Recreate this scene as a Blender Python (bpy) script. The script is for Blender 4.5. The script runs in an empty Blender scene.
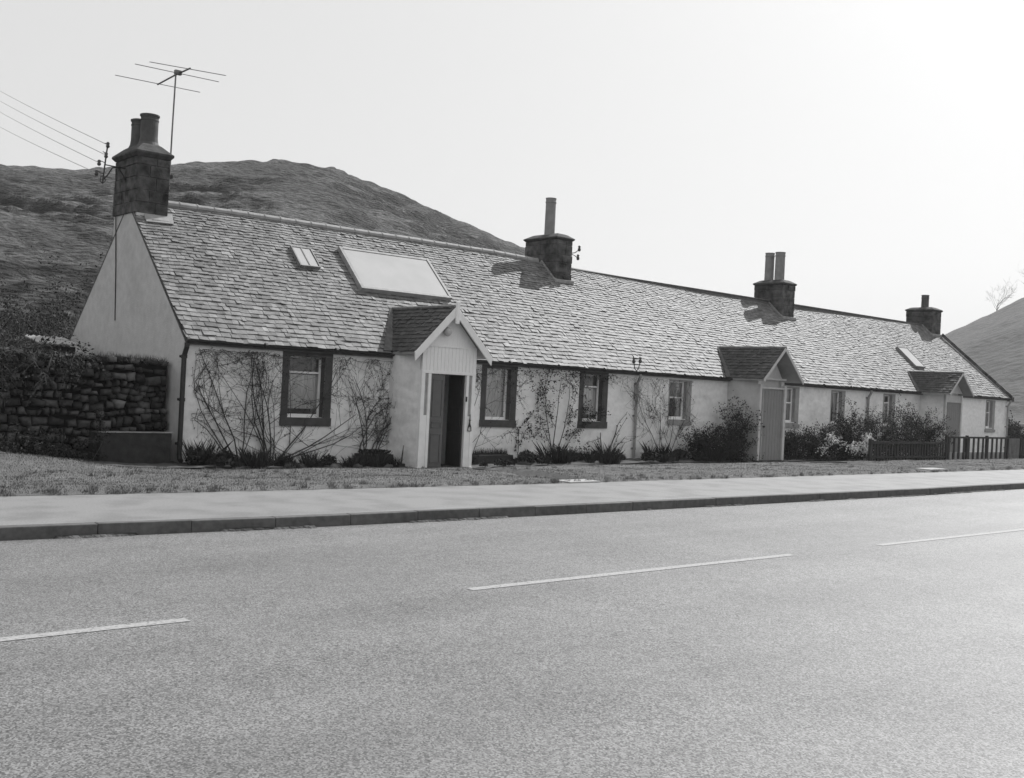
import bpy, math, random
from mathutils import Vector, Matrix, noise
C = bpy.context.scene.collection
scene = bpy.context.scene
R = random.Random(7)
pi = math.pi

# ------------------------------------------------------------------ materials
def gv(v): return (v, v, v, 1)
def mat(name, lo, hi=None, scale=4.0, rough=0.85, bump=0.0, bscale=None, stretch=(1, 1, 1), attr=None,
        spec=0.3, detail=6, blotch=None, metallic=0.0, bdist=0.02, pos=(.32, .68)):
    hi = lo if hi is None else hi
    m = bpy.data.materials.new(name); m.use_nodes = True
    nt = m.node_tree; N = nt.nodes; L = nt.links
    bs = N['Principled BSDF']
    bs.inputs['Roughness'].default_value = rough
    bs.inputs['Specular IOR Level'].default_value = spec
    bs.inputs['Metallic'].default_value = metallic
    tc = N.new('ShaderNodeTexCoord'); mp = N.new('ShaderNodeMapping')
    mp.inputs['Scale'].default_value = stretch
    geo = N.new('ShaderNodeNewGeometry')
    L.new(geo.outputs['Position'], mp.inputs['Vector'])
    nz = N.new('ShaderNodeTexNoise'); nz.inputs['Scale'].default_value = scale; nz.inputs['Detail'].default_value = detail
    L.new(mp.outputs[0], nz.inputs['Vector'])
    rp = N.new('ShaderNodeValToRGB')
    rp.color_ramp.elements[0].position = pos[0]; rp.color_ramp.elements[0].color = gv(lo)
    rp.color_ramp.elements[1].position = pos[1]; rp.color_ramp.elements[1].color = gv(hi)
    L.new(nz.outputs['Fac'], rp.inputs['Fac'])
    out = rp.outputs['Color']
    if blotch:   # (scale, low multiplier, pos0, pos1)
        n2 = N.new('ShaderNodeTexNoise'); n2.inputs['Scale'].default_value = blotch[0]; n2.inputs['Detail'].default_value = 5
        L.new(mp.outputs[0], n2.inputs['Vector'])
        r2 = N.new('ShaderNodeValToRGB')
        r2.color_ramp.elements[0].position = blotch[2]; r2.color_ramp.elements[0].color = gv(blotch[1])
        r2.color_ramp.elements[1].position = blotch[3]; r2.color_ramp.elements[1].color = gv(1)
        L.new(n2.outputs['Fac'], r2.inputs['Fac'])
        mx = N.new('ShaderNodeMix'); mx.data_type = 'RGBA'; mx.blend_type = 'MULTIPLY'; mx.inputs[0].default_value = 1
        L.new(out, mx.inputs[6]); L.new(r2.outputs['Color'], mx.inputs[7]); out = mx.outputs[2]
    if attr:
        at = N.new('ShaderNodeAttribute'); at.attribute_name = attr
        mx = N.new('ShaderNodeMix'); mx.data_type = 'RGBA'; mx.blend_type = 'MULTIPLY'; mx.inputs[0].default_value = 1
        L.new(out, mx.inputs[6]); L.new(at.outputs['Color'], mx.inputs[7]); out = mx.outputs[2]
    L.new(out, bs.inputs['Base Color'])
    if bump:
        nb = N.new('ShaderNodeTexNoise'); nb.inputs['Scale'].default_value = bscale or scale * 3; nb.inputs['Detail'].default_value = 8
        L.new(mp.outputs[0], nb.inputs['Vector'])
        bp = N.new('ShaderNodeBump'); bp.inputs['Strength'].default_value = bump; bp.inputs['Distance'].default_value = bdist
        L.new(nb.outputs['Fac'], bp.inputs['Height']); L.new(bp.outputs[0], bs.inputs['Normal'])
    return m

def road_mat(name, base, chip, dark):
    m = bpy.data.materials.new(name); m.use_nodes = True
    nt = m.node_tree; N = nt.nodes; L = nt.links; bs = N['Principled BSDF']
    bs.inputs['Roughness'].default_value = 0.62; bs.inputs['Specular IOR Level'].default_value = 0.5
    geo = N.new('ShaderNodeNewGeometry')
    def nz(s, d=3, st=None):
        n = N.new('ShaderNodeTexNoise'); n.inputs['Scale'].default_value = s; n.inputs['Detail'].default_value = d
        if st:
            mp = N.new('ShaderNodeMapping'); mp.inputs['Scale'].default_value = st
            L.new(geo.outputs['Position'], mp.inputs['Vector']); L.new(mp.outputs[0], n.inputs['Vector'])
        else: L.new(geo.outputs['Position'], n.inputs['Vector'])
        return n
    def ramp(src, p0, c0, p1, c1):
        r = N.new('ShaderNodeValToRGB'); e = r.color_ramp.elements
        e[0].position = p0; e[0].color = gv(c0); e[1].position = p1; e[1].color = gv(c1)
        L.new(src, r.inputs['Fac']); return r.outputs['Color']
    def mul(a, b):
        mx = N.new('ShaderNodeMix'); mx.data_type = 'RGBA'; mx.blend_type = 'MULTIPLY'; mx.inputs[0].default_value = 1
        L.new(a, mx.inputs[6]); L.new(b, mx.inputs[7]); return mx.outputs[2]
    v = N.new('ShaderNodeTexVoronoi'); v.inputs['Scale'].default_value = 100
    L.new(geo.outputs['Position'], v.inputs['Vector'])
    bw = N.new('ShaderNodeRGBToBW'); L.new(v.outputs['Color'], bw.inputs[0])
    c = ramp(bw.outputs[0], 0.20, base * 0.42, 0.80, chip * 1.08)
    patches = ramp(nz(42, 2).outputs['Fac'], 0.34, dark, 0.46, 1.0)
    zone = nz(0.8, 4)
    zr = ramp(zone.outputs['Fac'], 0.44, 0.0, 0.62, 1.0)
    mx = N.new('ShaderNodeMix'); mx.data_type = 'RGBA'; mx.inputs[6].default_value = gv(1)
    L.new(zr, mx.inputs[0]); L.new(patches, mx.inputs[7])
    c = mul(c, mx.outputs[2])
    c = mul(c, ramp(nz(0.9, 3, (0.06, 1.4, 1)).outputs['Fac'], 0.35, 0.87, 0.65, 1.06))
    c = mul(c, ramp(nz(0.45, 4).outputs['Fac'], 0.35, 0.92, 0.65, 1.05))
    c = mul(c, ramp(nz(21, 1).outputs['Fac'], 0.24, 0.45, 0.29, 1.0))
    c = mul(c, ramp(nz(6, 5).outputs['Fac'], 0.3, 0.90, 0.7, 1.06))
    L.new(c, bs.inputs['Base Color'])
    bp = N.new('ShaderNodeBump'); bp.inputs['Strength'].default_value = 0.8; bp.inputs['Distance'].default_value = 0.007
    L.new(bw.outputs[0], bp.inputs['Height']); L.new(bp.outputs[0], bs.inputs['Normal'])
    return m

M = {}
M['road'] = road_mat('road_chippings', 0.158, 0.23, 0.42)
M['pave'] = mat('pavement_asphalt', 0.17, 0.245, 45, 0.7, 0.5, 120, blotch=(1.6, 0.78, 0.36, 0.56), bdist=0.004)
M['paint'] = mat('road_paint', 0.27, 0.38, 45, 0.7, 0.5, 90, blotch=(30, 0.6, 0.36, 0.46), bdist=0.004)
M['kerb'] = mat('kerb_stone', 0.085, 0.13, 12, 0.85, 0.4, 60, blotch=(1.2, 0.8, 0.35, 0.6), bdist=0.006)
M['kerbtop'] = M['kerb']
M['soil'] = mat('soil', 0.05, 0.09, 8, 0.95, 0.8, 20)
M['turf'] = mat('turf', 0.11, 0.17, 5, 0.95, 0.9, 60, blotch=(0.9, 0.72, 0.35, 0.6), bdist=0.03)
M['far'] = mat('far_ground', 0.05, 0.08, 0.5, 0.95, 0.3, 3)
M['blade'] = mat('grass_blade', 0.135, 0.20, 2.2, 0.9, attr='tone', spec=0.1)
M['deadgrass'] = mat('dead_grass', 0.11, 0.2, 5, 0.7, attr='tone')
M['hill'] = mat('hill_grass', 0.048, 0.15, 3.2, 0.95, 1.0, 2.6, stretch=(0.5, 0.5, 1.7), detail=11, blotch=(0.11, 0.55, 0.43, 0.56), bdist=1.4, pos=(.38, .64))
_n = M['hill'].node_tree; _b = _n.nodes['Principled BSDF']; _src = _b.inputs['Base Color'].links[0].from_socket
_g = _n.nodes.new('ShaderNodeNewGeometry'); _s = _n.nodes.new('ShaderNodeSeparateXYZ'); _n.links.new(_g.outputs['True Normal'], _s.inputs[0])
_r = _n.nodes.new('ShaderNodeValToRGB'); _r.color_ramp.elements[0].position = .70; _r.color_ramp.elements[0].color = gv(.34); _r.color_ramp.elements[1].position = .88; _r.color_ramp.elements[1].color = gv(1)
_n.links.new(_s.outputs[2], _r.inputs[0]); _m = _n.nodes.new('ShaderNodeMix'); _m.data_type = 'RGBA'; _m.blend_type = 'MULTIPLY'; _m.inputs[0].default_value = 1   # darker colour on the steep slip faces
_n.links.new(_src, _m.inputs[6]); _n.links.new(_r.outputs[0], _m.inputs[7]); _n.links.new(_m.outputs[2], _b.inputs['Base Color'])
M['hill2'] = mat('far_hill_grass', 0.038, 0.076, 0.6, 0.95, 0.6, 0.6, detail=8, blotch=(0.03, 0.8, 0.35, 0.6), bdist=1.0)
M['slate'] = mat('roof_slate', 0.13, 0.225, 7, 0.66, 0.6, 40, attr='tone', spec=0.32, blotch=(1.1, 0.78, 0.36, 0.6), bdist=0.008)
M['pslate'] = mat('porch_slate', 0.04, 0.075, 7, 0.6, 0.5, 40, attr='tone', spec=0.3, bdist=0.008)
M['ridge'] = mat('ridge_tile', 0.26, 0.36, 6, 0.7, 0.3, 30)
M['ridge2'] = mat('ridge_lead', 0.09, 0.14, 6, 0.7, 0.3, 30)
M['lead'] = mat('lead_flashing', 0.16, 0.26, 8, 0.6, 0.3, 30)
M['mortar'] = mat('mortar_fillet', 0.20, 0.32, 8, 0.9, 0.6, 30)
M['stack'] = mat('sooty_sandstone', 0.025, 0.15, 4.5, 0.9, 0.9, 22, blotch=(1.4, 0.55, 0.4, 0.58), bdist=0.02)
M['cap'] = mat('sooty_cap', 0.035, 0.09, 5, 0.9, 0.9, 22)
M['potdark'] = mat('dark_clay_pot', 0.06, 0.10, 5, 0.7, 0.3, 25)
M['pot'] = mat('clay_pot', 0.20, 0.27, 5, 0.7, 0.3, 25)
M['gable'] = mat('render_cement', 0.50, 0.58, 6, 0.9, 0.9, 30, blotch=(1.6, 0.90, 0.36, 0.56), bdist=0.01)
M['white'] = mat('white_paint', 0.82, 0.88, 6, 0.5, 0.1, 40, blotch=(2.5, 0.92, 0.35, 0.6))
M['board'] = mat('painted_boards', 0.80, 0.87, 6, 0.55, 0.15, 40, stretch=(6, 6, 1))
M['cream'] = mat('weathered_paint', 0.46, 0.55, 6, 0.6, 0.2, 40)
M['margin'] = mat('dark_margin_paint', 0.052, 0.075, 6, 0.6, 0.25, 30)
M['margin2'] = mat('grey_margin_paint', 0.27, 0.33, 6, 0.7, 0.25, 30)
M['doorgrey'] = mat('grey_door_paint', 0.105, 0.125, 5, 0.45, 0.1, 30)
M['doorpale'] = mat('pale_door_paint', 0.19, 0.24, 5, 0.6, 0.1, 30, stretch=(8, 8, 1))
M['doordark'] = mat('dark_door_paint', 0.03, 0.045, 5, 0.5, 0.1, 30, stretch=(8, 8, 1))
M['iron'] = mat('black_iron', 0.012, 0.022, 8, 0.5, 0.1, 30, spec=0.5)
M['pipepale'] = mat('painted_pipe', 0.25, 0.32, 8, 0.6, 0.2, 30)
M['alu'] = mat('weathered_aluminium', 0.12, 0.18, 8, 0.45, metallic=0.6)
M['sheet'] = mat('pale_glazing_sheet', 0.42, 0.47, 1.5, 0.75, 0.05, 6, spec=0.1)
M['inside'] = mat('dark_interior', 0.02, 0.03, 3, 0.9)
M['curtain'] = mat('curtain_cloth', 0.6, 0.85, 3, 0.9, stretch=(14, 14, 0.6))
M['net'] = mat('net_curtain', 0.72, 0.85, 5, 0.9, stretch=(20, 20, 0.5))
M['wood'] = mat('dark_fence_timber', 0.025, 0.05, 8, 0.85, 0.4, 30, stretch=(1, 1, 0.3))
M['woodgrey'] = mat('grey_timber', 0.13, 0.19, 8, 0.85, 0.4, 30, stretch=(1, 1, 0.3))
M['stone'] = mat('rubble_stone', 0.024, 0.10, 3.5, 0.95, 0.9, 18, attr='tone', bdist=0.02)
M['wallcore'] = mat('wall_core', 0.008, 0.015, 4, 1.0)
M['trough'] = mat('trough_stone', 0.024, 0.045, 5, 0.95, 0.6, 30)
M['slab'] = mat('concrete_slab', 0.30, 0.38, 8, 0.85, 0.3, 40)
M['bark'] = mat('bark', 0.035, 0.07, 10, 0.9)
M['vine'] = mat('vine_stem', 0.055, 0.10, 10, 0.9)
M['leaf'] = mat('dark_leaf', 0.022, 0.055, 5, 0.85, attr='tone', spec=0.08)
M['leaf2'] = mat('grey_leaf', 0.05, 0.10, 5, 0.9, attr='tone', spec=.08)
M['blossom'] = mat('blossom', 0.6, 0.75, 5, 0.7, attr='tone')
M['wire'] = mat('overhead_wire', 0.16, 0.2, 5, 0.6)
M['porcelain'] = mat('dark_insulator', 0.03, 0.05, 5, 0.3, spec=0.5)

M['valley'] = mat('valley_lead', 0.10, 0.16, 8, 1.0, 0.4, 30, spec=0.02)
M['frost'] = mat('frosted_glass', 0.28, 0.36, 6, 0.25, 0.2, 60, spec=0.5)
# harled and limewashed rubble wall: broad stone shapes swelling under the paint
def harl():
    m = mat('limewashed_rubble', 0.80, 0.89, 9, 0.9, 0, blotch=(2.2, 0.86, 0.33, 0.5))
    nt = m.node_tree; N = nt.nodes; L = nt.links; bs = N['Principled BSDF']
    geo = N.new('ShaderNodeNewGeometry'); mp = N.new('ShaderNodeMapping'); mp.inputs['Scale'].default_value = (2.6, 2.6, 5.5)
    L.new(geo.outputs['Position'], mp.inputs['Vector'])
    v = N.new('ShaderNodeTexVoronoi'); v.feature = 'SMOOTH_F1'; v.inputs['Scale'].default_value = 1.0
    L.new(mp.outputs[0], v.inputs['Vector'])
    n = N.new('ShaderNodeTexNoise'); n.inputs['Scale'].default_value = 35; n.inputs['Detail'].default_value = 8
    L.new(geo.outputs['Position'], n.inputs['Vector'])
    b1 = N.new('ShaderNodeBump'); b1.inputs['Strength'].default_value = 0.55; b1.inputs['Distance'].default_value = -0.05
    L.new(v.outputs['Distance'], b1.inputs['Height'])
    b2 = N.new('ShaderNodeBump'); b2.inputs['Strength'].default_value = 0.35; b2.inputs['Distance'].default_value = 0.012
    L.new(n.outputs['Fac'], b2.inputs['Height']); L.new(b1.outputs[0], b2.inputs['Normal'])
    L.new(b2.outputs[0], bs.inputs['Normal'])
    return m
M['harl'] = harl()

def glass_mat():
    m = bpy.data.materials.new('window_glass'); m.use_nodes = True
    nt = m.node_tree; N = nt.nodes; L = nt.links
    for n in list(N): N.remove(n)
    o = N.new('ShaderNodeOutputMaterial'); mix = N.new('ShaderNodeMixShader')
    t = N.new('ShaderNodeBsdfTransparent'); t.inputs[0].default_value = gv(0.93)
    g = N.new('ShaderNodeBsdfGlossy'); g.inputs['Roughness'].default_value = 0.04; g.inputs['Color'].default_value = gv(0.9)
    n = N.new('ShaderNodeTexNoise'); n.inputs['Scale'].default_value = 3
    b = N.new('ShaderNodeBump'); b.inputs['Strength'].default_value = 0.05; b.inputs['Distance'].default_value = 0.05
    L.new(n.outputs['Fac'], b.inputs['Height']); L.new(b.outputs[0], g.inputs['Normal'])
    f = N.new('ShaderNodeFresnel'); f.inputs[0].default_value = 1.5
    ma = N.new('ShaderNodeMath'); ma.operation = 'MULTIPLY_ADD'; ma.inputs[1].default_value = 1.0; ma.inputs[2].default_value = 0.06
    L.new(f.outputs[0], ma.inputs[0]); L.new(ma.outputs[0], mix.inputs[0])
    L.new(t.outputs[0], mix.inputs[1]); L.new(g.outputs[0], mix.inputs[2]); L.new(mix.outputs[0], o.inputs[0])
    return m
M['glass'] = glass_mat()

# ------------------------------------------------------------------ mesh builder
class MB:
    def __init__(s): s.V = []; s.F = []; s.T = []; s.tone = 1.0
    def face(s, idx): s.F.append(idx); s.T.append(s.tone)
    def poly(s, pts):
        b = len(s.V); s.V += [tuple(p) for p in pts]; s.face(list(range(b, b + len(pts))))
    def hexa(s, p):   # 8 points: bottom 4 ccw, top 4 ccw
        b = len(s.V); s.V += [tuple(q) for q in p]
        for f in ((0, 3, 2, 1), (4, 5, 6, 7), (0, 1, 5, 4), (1, 2, 6, 5), (2, 3, 7, 6), (3, 0, 4, 7)): s.face([b + i for i in f])
    def box(s, x0, x1, y0, y1, z0, z1):
        s.hexa([(x0, y0, z0), (x1, y0, z0), (x1, y1, z0), (x0, y1, z0), (x0, y0, z1), (x1, y0, z1), (x1, y1, z1), (x0, y1, z1)])
    def bar(s, a, b, w, h, up=(0, 0, 1)):   # rectangular bar from a to b
        a = Vector(a); b = Vector(b); d = (b - a).normalized(); up = Vector(up)
        r = d.cross(up)
        if r.length < 1e-4: r = d.cross(Vector((1, 0, 0)))
        r.normalize(); u = r.cross(d); r *= w / 2; u *= h / 2
        s.hexa([a - r - u, a + r - u, b + r - u, b - r - u, a - r + u, a + r + u, b + r + u, b - r + u])
    def tube(s, pts, rad, n=6, cap=True):
        pts = [Vector(p) for p in pts]
        if not hasattr(rad, '__len__'): rad = [rad] * len(pts)
        base = len(s.V); pr = None
        for i, p in enumerate(pts):
            d = (pts[min(i + 1, len(pts) - 1)] - pts[max(i - 1, 0)])
            if d.length < 1e-7: d = Vector((0, 0, 1))
            d.normalize()
            if pr is None:
                pr = d.cross(Vector((0.13, 0.31, 0.94)))
                if pr.length < 1e-3: pr = d.cross(Vector((1, 0, 0)))
            pr = (pr - d * pr.dot(d)).normalized(); q = d.cross(pr)
            for k in range(n):
                a = 2 * pi * k / n; v = p + (pr * math.cos(a) + q * math.sin(a)) * rad[i]
                s.V.append((v.x, v.y, v.z))
        for i in range(len(pts) - 1):
            for k in range(n):
                a = base + i * n + k; b = base + i * n + (k + 1) % n
                s.face([a, b, b + n, a + n])
        if cap:
            s.face([base + k for k in range(n)][::-1]); e = base + (len(pts) - 1) * n; s.face([e + k for k in range(n)])
    def lathe(s, c, prof, n=20):    # prof: (radius, z)
        base = len(s.V)
        for r, z in prof:
            for k in range(n):
                a = 2 * pi * k / n; s.V.append((c[0] + r * math.cos(a), c[1] + r * math.sin(a), c[2] + z))
        for i in range(len(prof) - 1):
            for k in range(n):
                a = base + i * n + k; b = base + i * n + (k + 1) % n; s.face([a, b, b + n, a + n])
        s.face([base + k for k in range(n)][::-1]); e = base + (len(prof) - 1) * n; s.face([e + k for k in range(n)])
    def prism_y(s, prof, y0, y1):   # prof list of (x,z), extruded along y
        n = len(prof); b = len(s.V)
        s.V += [(x, y0, z) for x, z in prof] + [(x, y1, z) for x, z in prof]
        s.face(list(range(b, b + n))); s.face(list(range(b + 2 * n - 1, b + n - 1, -1)))
        for i in range(n): j = (i + 1) % n; s.face([b + i, b + n + i, b + n + j, b + j])
    def leaf(s, p, size, rng, aspect=1.6, up=None):
        d = Vector((rng.gauss(0, 1), rng.gauss(0, 1), rng.gauss(0, 1) if up is None else abs(rng.gauss(up, 0.5)))).normalized()
        r = d.cross(Vector((rng.gauss(0, 1), rng.gauss(0, 1), rng.gauss(0, 1)))).normalized()
        p = Vector(p); l = d * size * aspect / 2; w = r * size / 2
        s.tone = rng.uniform(0.6, 1.4)
        s.poly([p - l, p + w * 0.9, p + l, p - w * 0.9]); s.tone = 1
    def build(s, name, m, parent=None, smooth=False, bevel=0, loc=None):
        me = bpy.data.meshes.new(name); me.from_pydata(s.V, [], s.F); me.validate()
        if len(me.polygons) == len(s.T):
            at = me.attributes.new('tone', 'FLOAT_COLOR', 'FACE')
            buf = []
            for t in s.T: buf += [t, t, t, 1]
            at.data.foreach_set('color', buf)
        me.materials.append(m)
        if smooth: me.polygons.foreach_set('use_smooth', [True] * len(me.polygons))
        o = bpy.data.objects.new(name, me); C.objects.link(o)
        if parent: o.parent = parent; o.matrix_parent_inverse = Matrix.Translation(-world(parent))
        if bevel:
            bv = o.modifiers.new('bevel', 'BEVEL'); bv.width = bevel; bv.segments = 2; bv.limit_method = 'ANGLE'
        return o
def world(o):
    return Vector(o.location)   # parts keep location 0, only things are placed
def tag(o, label=None, cat=None, group=None, kind=None):
    if label: o['label'] = label
    if cat: o['category'] = cat
    if group: o['group'] = group
    if kind: o['kind'] = kind
    return o
def thing(name, label, cat, loc, group=None):
    o = bpy.data.objects.new(name, None); C.objects.link(o); o.location = loc; o.empty_display_size = 0.2
    return tag(o, label, cat, group)
def struct(name, mb, m, label=None, smooth=False):
    return tag(mb.build(name, m, smooth=smooth), label, kind='structure')
def copy_tree(o, loc, rz=0, sc=1):
    c = o.copy(); C.objects.link(c); c.location = loc; c.rotation_euler = (0, 0, rz); c.scale = (sc, sc, sc)
    for ch in o.children:
        d = ch.copy(); C.objects.link(d); d.parent = c; d.matrix_parent_inverse = ch.matrix_parent_inverse
    return c
def lerp(a, b, t): return a + (b - a) * t
def interp(tab, x):
    if x <= tab[0][0]: return tab[0][1]
    for (a, b), (c, d) in zip(tab, tab[1:]):
        if x <= c: return b + (d - b) * (x - a) / (c - a)
    return tab[-1][1]
def sstep(a, b, x):
    t = max(0, min(1, (x - a) / (b - a))); return t * t * (3 - 2 * t)
def nz(x, y, z=0.0): return noise.noise(Vector((x, y, z)))

# ------------------------------------------------------------------ camera
A = math.radians(48.3); TH = 0.05; H = 1.66; FPX = 1068
fw = Vector((math.cos(A), math.sin(A), 0)); rt = Vector((math.sin(A), -math.cos(A), 0)); up = Vector((0, 0, 1))
c_, s_ = math.cos(TH), math.sin(TH)
RX = rt * c_ + up * s_; UY = up * c_ - rt * s_
cam = bpy.data.cameras.new('camera'); co = bpy.data.objects.new('camera', cam); C.objects.link(co)
m3 = Matrix((RX, UY, -fw)).transposed(); co.matrix_world = Matrix.Translation((0, 0, H)) @ m3.to_4x4()
cam.sensor_width = 36; cam.lens = FPX / 1024 * 36; cam.clip_end = 5000; cam.clip_start = 0.05
scene.camera = co

# ------------------------------------------------------------------ light
SUN = Vector((2.6, 0.6, 2.5)).normalized()
sun = bpy.data.lights.new('sun', 'SUN'); sun.energy = 3.05; sun.angle = math.radians(0.6); sun.color = (1, 1, 1)
so = bpy.data.objects.new('sun', sun); C.objects.link(so); so.rotation_euler = SUN.to_track_quat('Z', 'Y').to_euler()
w = bpy.data.worlds.new('World'); scene.world = w; w.use_nodes = True
nt = w.node_tree; bg = nt.nodes['Background']
sky = nt.nodes.new('ShaderNodeTexSky'); sky.sky_type = 'NISHITA'; sky.sun_disc = False
sky.sun_elevation = math.asin(SUN.z); sky.sun_rotation = math.atan2(SUN.x, SUN.y)
sky.dust_density = 4.0; sky.air_density = 1.0; sky.ozone_density = 1.0
bw = nt.nodes.new('ShaderNodeRGBToBW'); nt.links.new(sky.outputs[0], bw.inputs[0])
# thin high haze lifts the blue-free upper sky of the panchromatic film towards the horizon's white
mr = nt.nodes.new('ShaderNodeMapRange'); mr.inputs[1].default_value = 0; mr.inputs[2].default_value = 14
mr.inputs[3].default_value = 3.08; mr.inputs[4].default_value = 5.15
nt.links.new(bw.outputs[0], mr.inputs[0]); nt.links.new(mr.outputs[0], bg.inputs[0])
bg.inputs[1].default_value = 0.12
scene.view_settings.view_transform = 'Standard'; scene.view_settings.look = 'None'
scene.view_settings.exposure = 0.75; scene.view_settings.gamma = 1

# ------------------------------------------------------------------ terrain
def kerb_y(x): return interp([(-60, 12.3), (0, 11.62), (3.4, 11.48), (6.7, 11.22), (10, 11.12), (14.3, 11.04), (21.8, 10.90), (24, 10.98), (27, 10.98), (60, 11.3), (300, 12)], x)
def pave_y(x): return interp([(-60, 14.6), (4.1, 14.15), (8.3, 13.92), (13.2, 13.78), (27.9, 13.75), (60, 14.0), (300, 14.6)], x)
ZR = -0.135
mb = MB(); xs = [-60 + 4 * i for i in range(91)]
for a, b in zip(xs, xs[1:]): mb.poly([(a, 1.9, ZR), (b, 1.9, ZR), (b, kerb_y(b) + .05, ZR), (a, kerb_y(a) + .05, ZR)])
struct('road', mb, M['road'])
mb = MB()
for k in range(-6, 30):
    x0 = 6.08 + 6.81 * k - (.67 if k < 0 else 0); x1 = x0 + 4.87
    n = 12
    for i in range(n):
        a = lerp(x0, x1, i / n); b = lerp(x0, x1, (i + 1) / n)
        yc = lambda x: interp([(2, 7.34), (6, 7.26), (11, 7.17), (17, 7.08), (100, 6.9)], x)
        e = lambda x, s_: 0.006 * nz(x * 5, s_ * 3)
        mb.poly([(a, yc(a) - .055 + e(a, 1), ZR + .004), (b, yc(b) - .055 + e(b, 1), ZR + .004), (b, yc(b) + .055 + e(b, 2), ZR + .004), (a, yc(a) + .055 + e(a, 2), ZR + .004)])
struct('centre_line_marking', mb, M['paint'])
# pavement
mb = MB(); xs = [-60 + i for i in range(361)]
for a, b in zip(xs, xs[1:]):
    mb.poly([(a, kerb_y(a) + .13, 0), (b, kerb_y(b) + .13, 0), (b, pave_y(b) + .25, .0), (a, pave_y(a) + .25, 0)])
struct('pavement', mb, M['pave'])
# kerb stones
mb = MB(); x = -30.06; rr = random.Random(3)
while x < 150:
    L_ = 1.02 if x > 1 else 0.95
    a = x + .002; b = x + L_ - .002; j = rr.uniform(-.006, .006); dz = rr.uniform(-.005, .005)
    mb.hexa([(a, kerb_y(a) + j, ZR - .1), (b, kerb_y(b) + j, ZR - .1), (b, kerb_y(b) + .135, ZR - .1), (a, kerb_y(a) + .135, ZR - .1),
             (a, kerb_y(a) + j + .012, .002 + dz), (b, kerb_y(b) + j + .012, .002 + dz), (b, kerb_y(b) + .135, .003), (a, kerb_y(a) + .135, .003)])
    x += L_
tag(mb.build('kerb', M['kerb'], bevel=.012), kind='structure')
mb = MB(); rg = random.Random(31)      # grit washed against the kerb foot
for k in range(5200):
    x = rg.uniform(1, 45); 
    if nz(x * .9, 4.2) + .4 * nz(x * 4, 1) < .02: continue
    y = kerb_y(x) - abs(rg.gauss(0, .022)); r = rg.uniform(.010, .034); z = ZR + .001
    mb.poly([(x - r * 2, y, z), (x, y - r, z), (x + r * 2, y, z), (x + r, y + .01, z + r * .8), (x - r, y + .01, z + r * .8)])
tag(mb.build('kerb_grit', M['stack']), 'dark grit and dead leaves gathered along the foot of the kerb', 'grit', kind='stuff')
# near kerb and ground on the camera side
mb = MB(); mb.box(-60, 300, 1.75, 1.9, -.3, 0); tag(mb.build('kerb', M['kerb']), kind='structure')
# the wide ground
mb = MB(); n = 48; ring = [(900 * math.cos(2 * pi * k / n), 900 * math.sin(2 * pi * k / n), -.42) for k in range(n)]
mb.poly(ring); struct('ground', mb, M['far'])
mb = MB(); mb.box(-60, 300, -12, 1.75, -.5, -.01); struct('near_verge', mb, M['turf'])

def path_dip(x, y):
    # worn footpaths from the two porch doors to the slabs at the pavement
    d = 0
    for (xa, ya, xb, yb, wd) in ((15.7, 19.7, 14.1, 13.9, .42), (28.9, 19.7, 28.2, 14.2, .4)):
        t = (y - yb) / (ya - yb)
        if -0.02 <= t <= 1.05:
            xc = lerp(xb, xa, t); q = abs(x - xc)
            d = max(d, 1 - sstep(wd * .9, wd * 1.15, q))
    return d
def ground_z(x, y):
    py = pave_y(x)
    if y < py: return 0.012
    t = y - py
    z = 0.03 * sstep(0, .15, t) - .10 * sstep(.4, 4.4, t) - .17 * sstep(3.8, 5.8, t)
    z += .035 * nz(x * .7, y * .9) + .012 * nz(x * 3, y * 3)
    z += .22 * sstep(7.6, 5.2, x) * sstep(17, 19, y) + .10 * sstep(9, 6, x) * sstep(15, 18, y)
    z -= .07 * math.exp(-((x - 15.5) / 3.0) ** 2) * sstep(3.5, 5.6, t)
    z -= .12 * path_dip(x, y) * sstep(0, .5, t)
    return z
mb = MB()
def gridpatch(mb, xs, ys, f):
    b = len(mb.V); nx = len(xs); ny = len(ys)
    for y in ys:
        for x in xs: mb.V.append((x, y, f(x, y)))
    for j in range(ny - 1):
        for i in range(nx - 1):
            a = b + j * nx + i; mb.face([a, a + 1, a + nx + 1, a + nx])
def frange(a, b, s):
    o = []; x = a
    while x < b - 1e-6: o.append(x); x += s
    return o + [b]
xs = frange(-40, 0, 2) + frange(.5, 34, .14)[0:] + frange(34.5, 60, .6) + frange(64, 300, 8)
tt = frange(0, 6.6, .12)
b = len(mb.V); nx = len(xs)
for t in tt:
    for x in xs:
        y = pave_y(x) + t + (.06 * nz(x * 2.3, 5.1) + .03 * nz(x * 9, 2.1) if t < .01 else 0)
        mb.V.append((x, y, ground_z(x, y) if t > .01 else .004))
for j in range(len(tt) - 1):
    for i in range(nx - 1): a = b + j * nx + i; mb.face([a, a + 1, a + nx + 1, a + nx])
struct('grass_verge', mb, M['turf'], smooth=True)
def bed_y(x): return interp([(0, 19.3), (6.5, 19.3), (9, 20.0), (11, 19.75), (13.5, 19.55), (16, 19.5), (20, 19.55), (24, 19.75), (28, 19.7), (34, 19.5), (60, 19.5)], x)
mb = MB(); xs = frange(-40, 60, .25)
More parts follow.
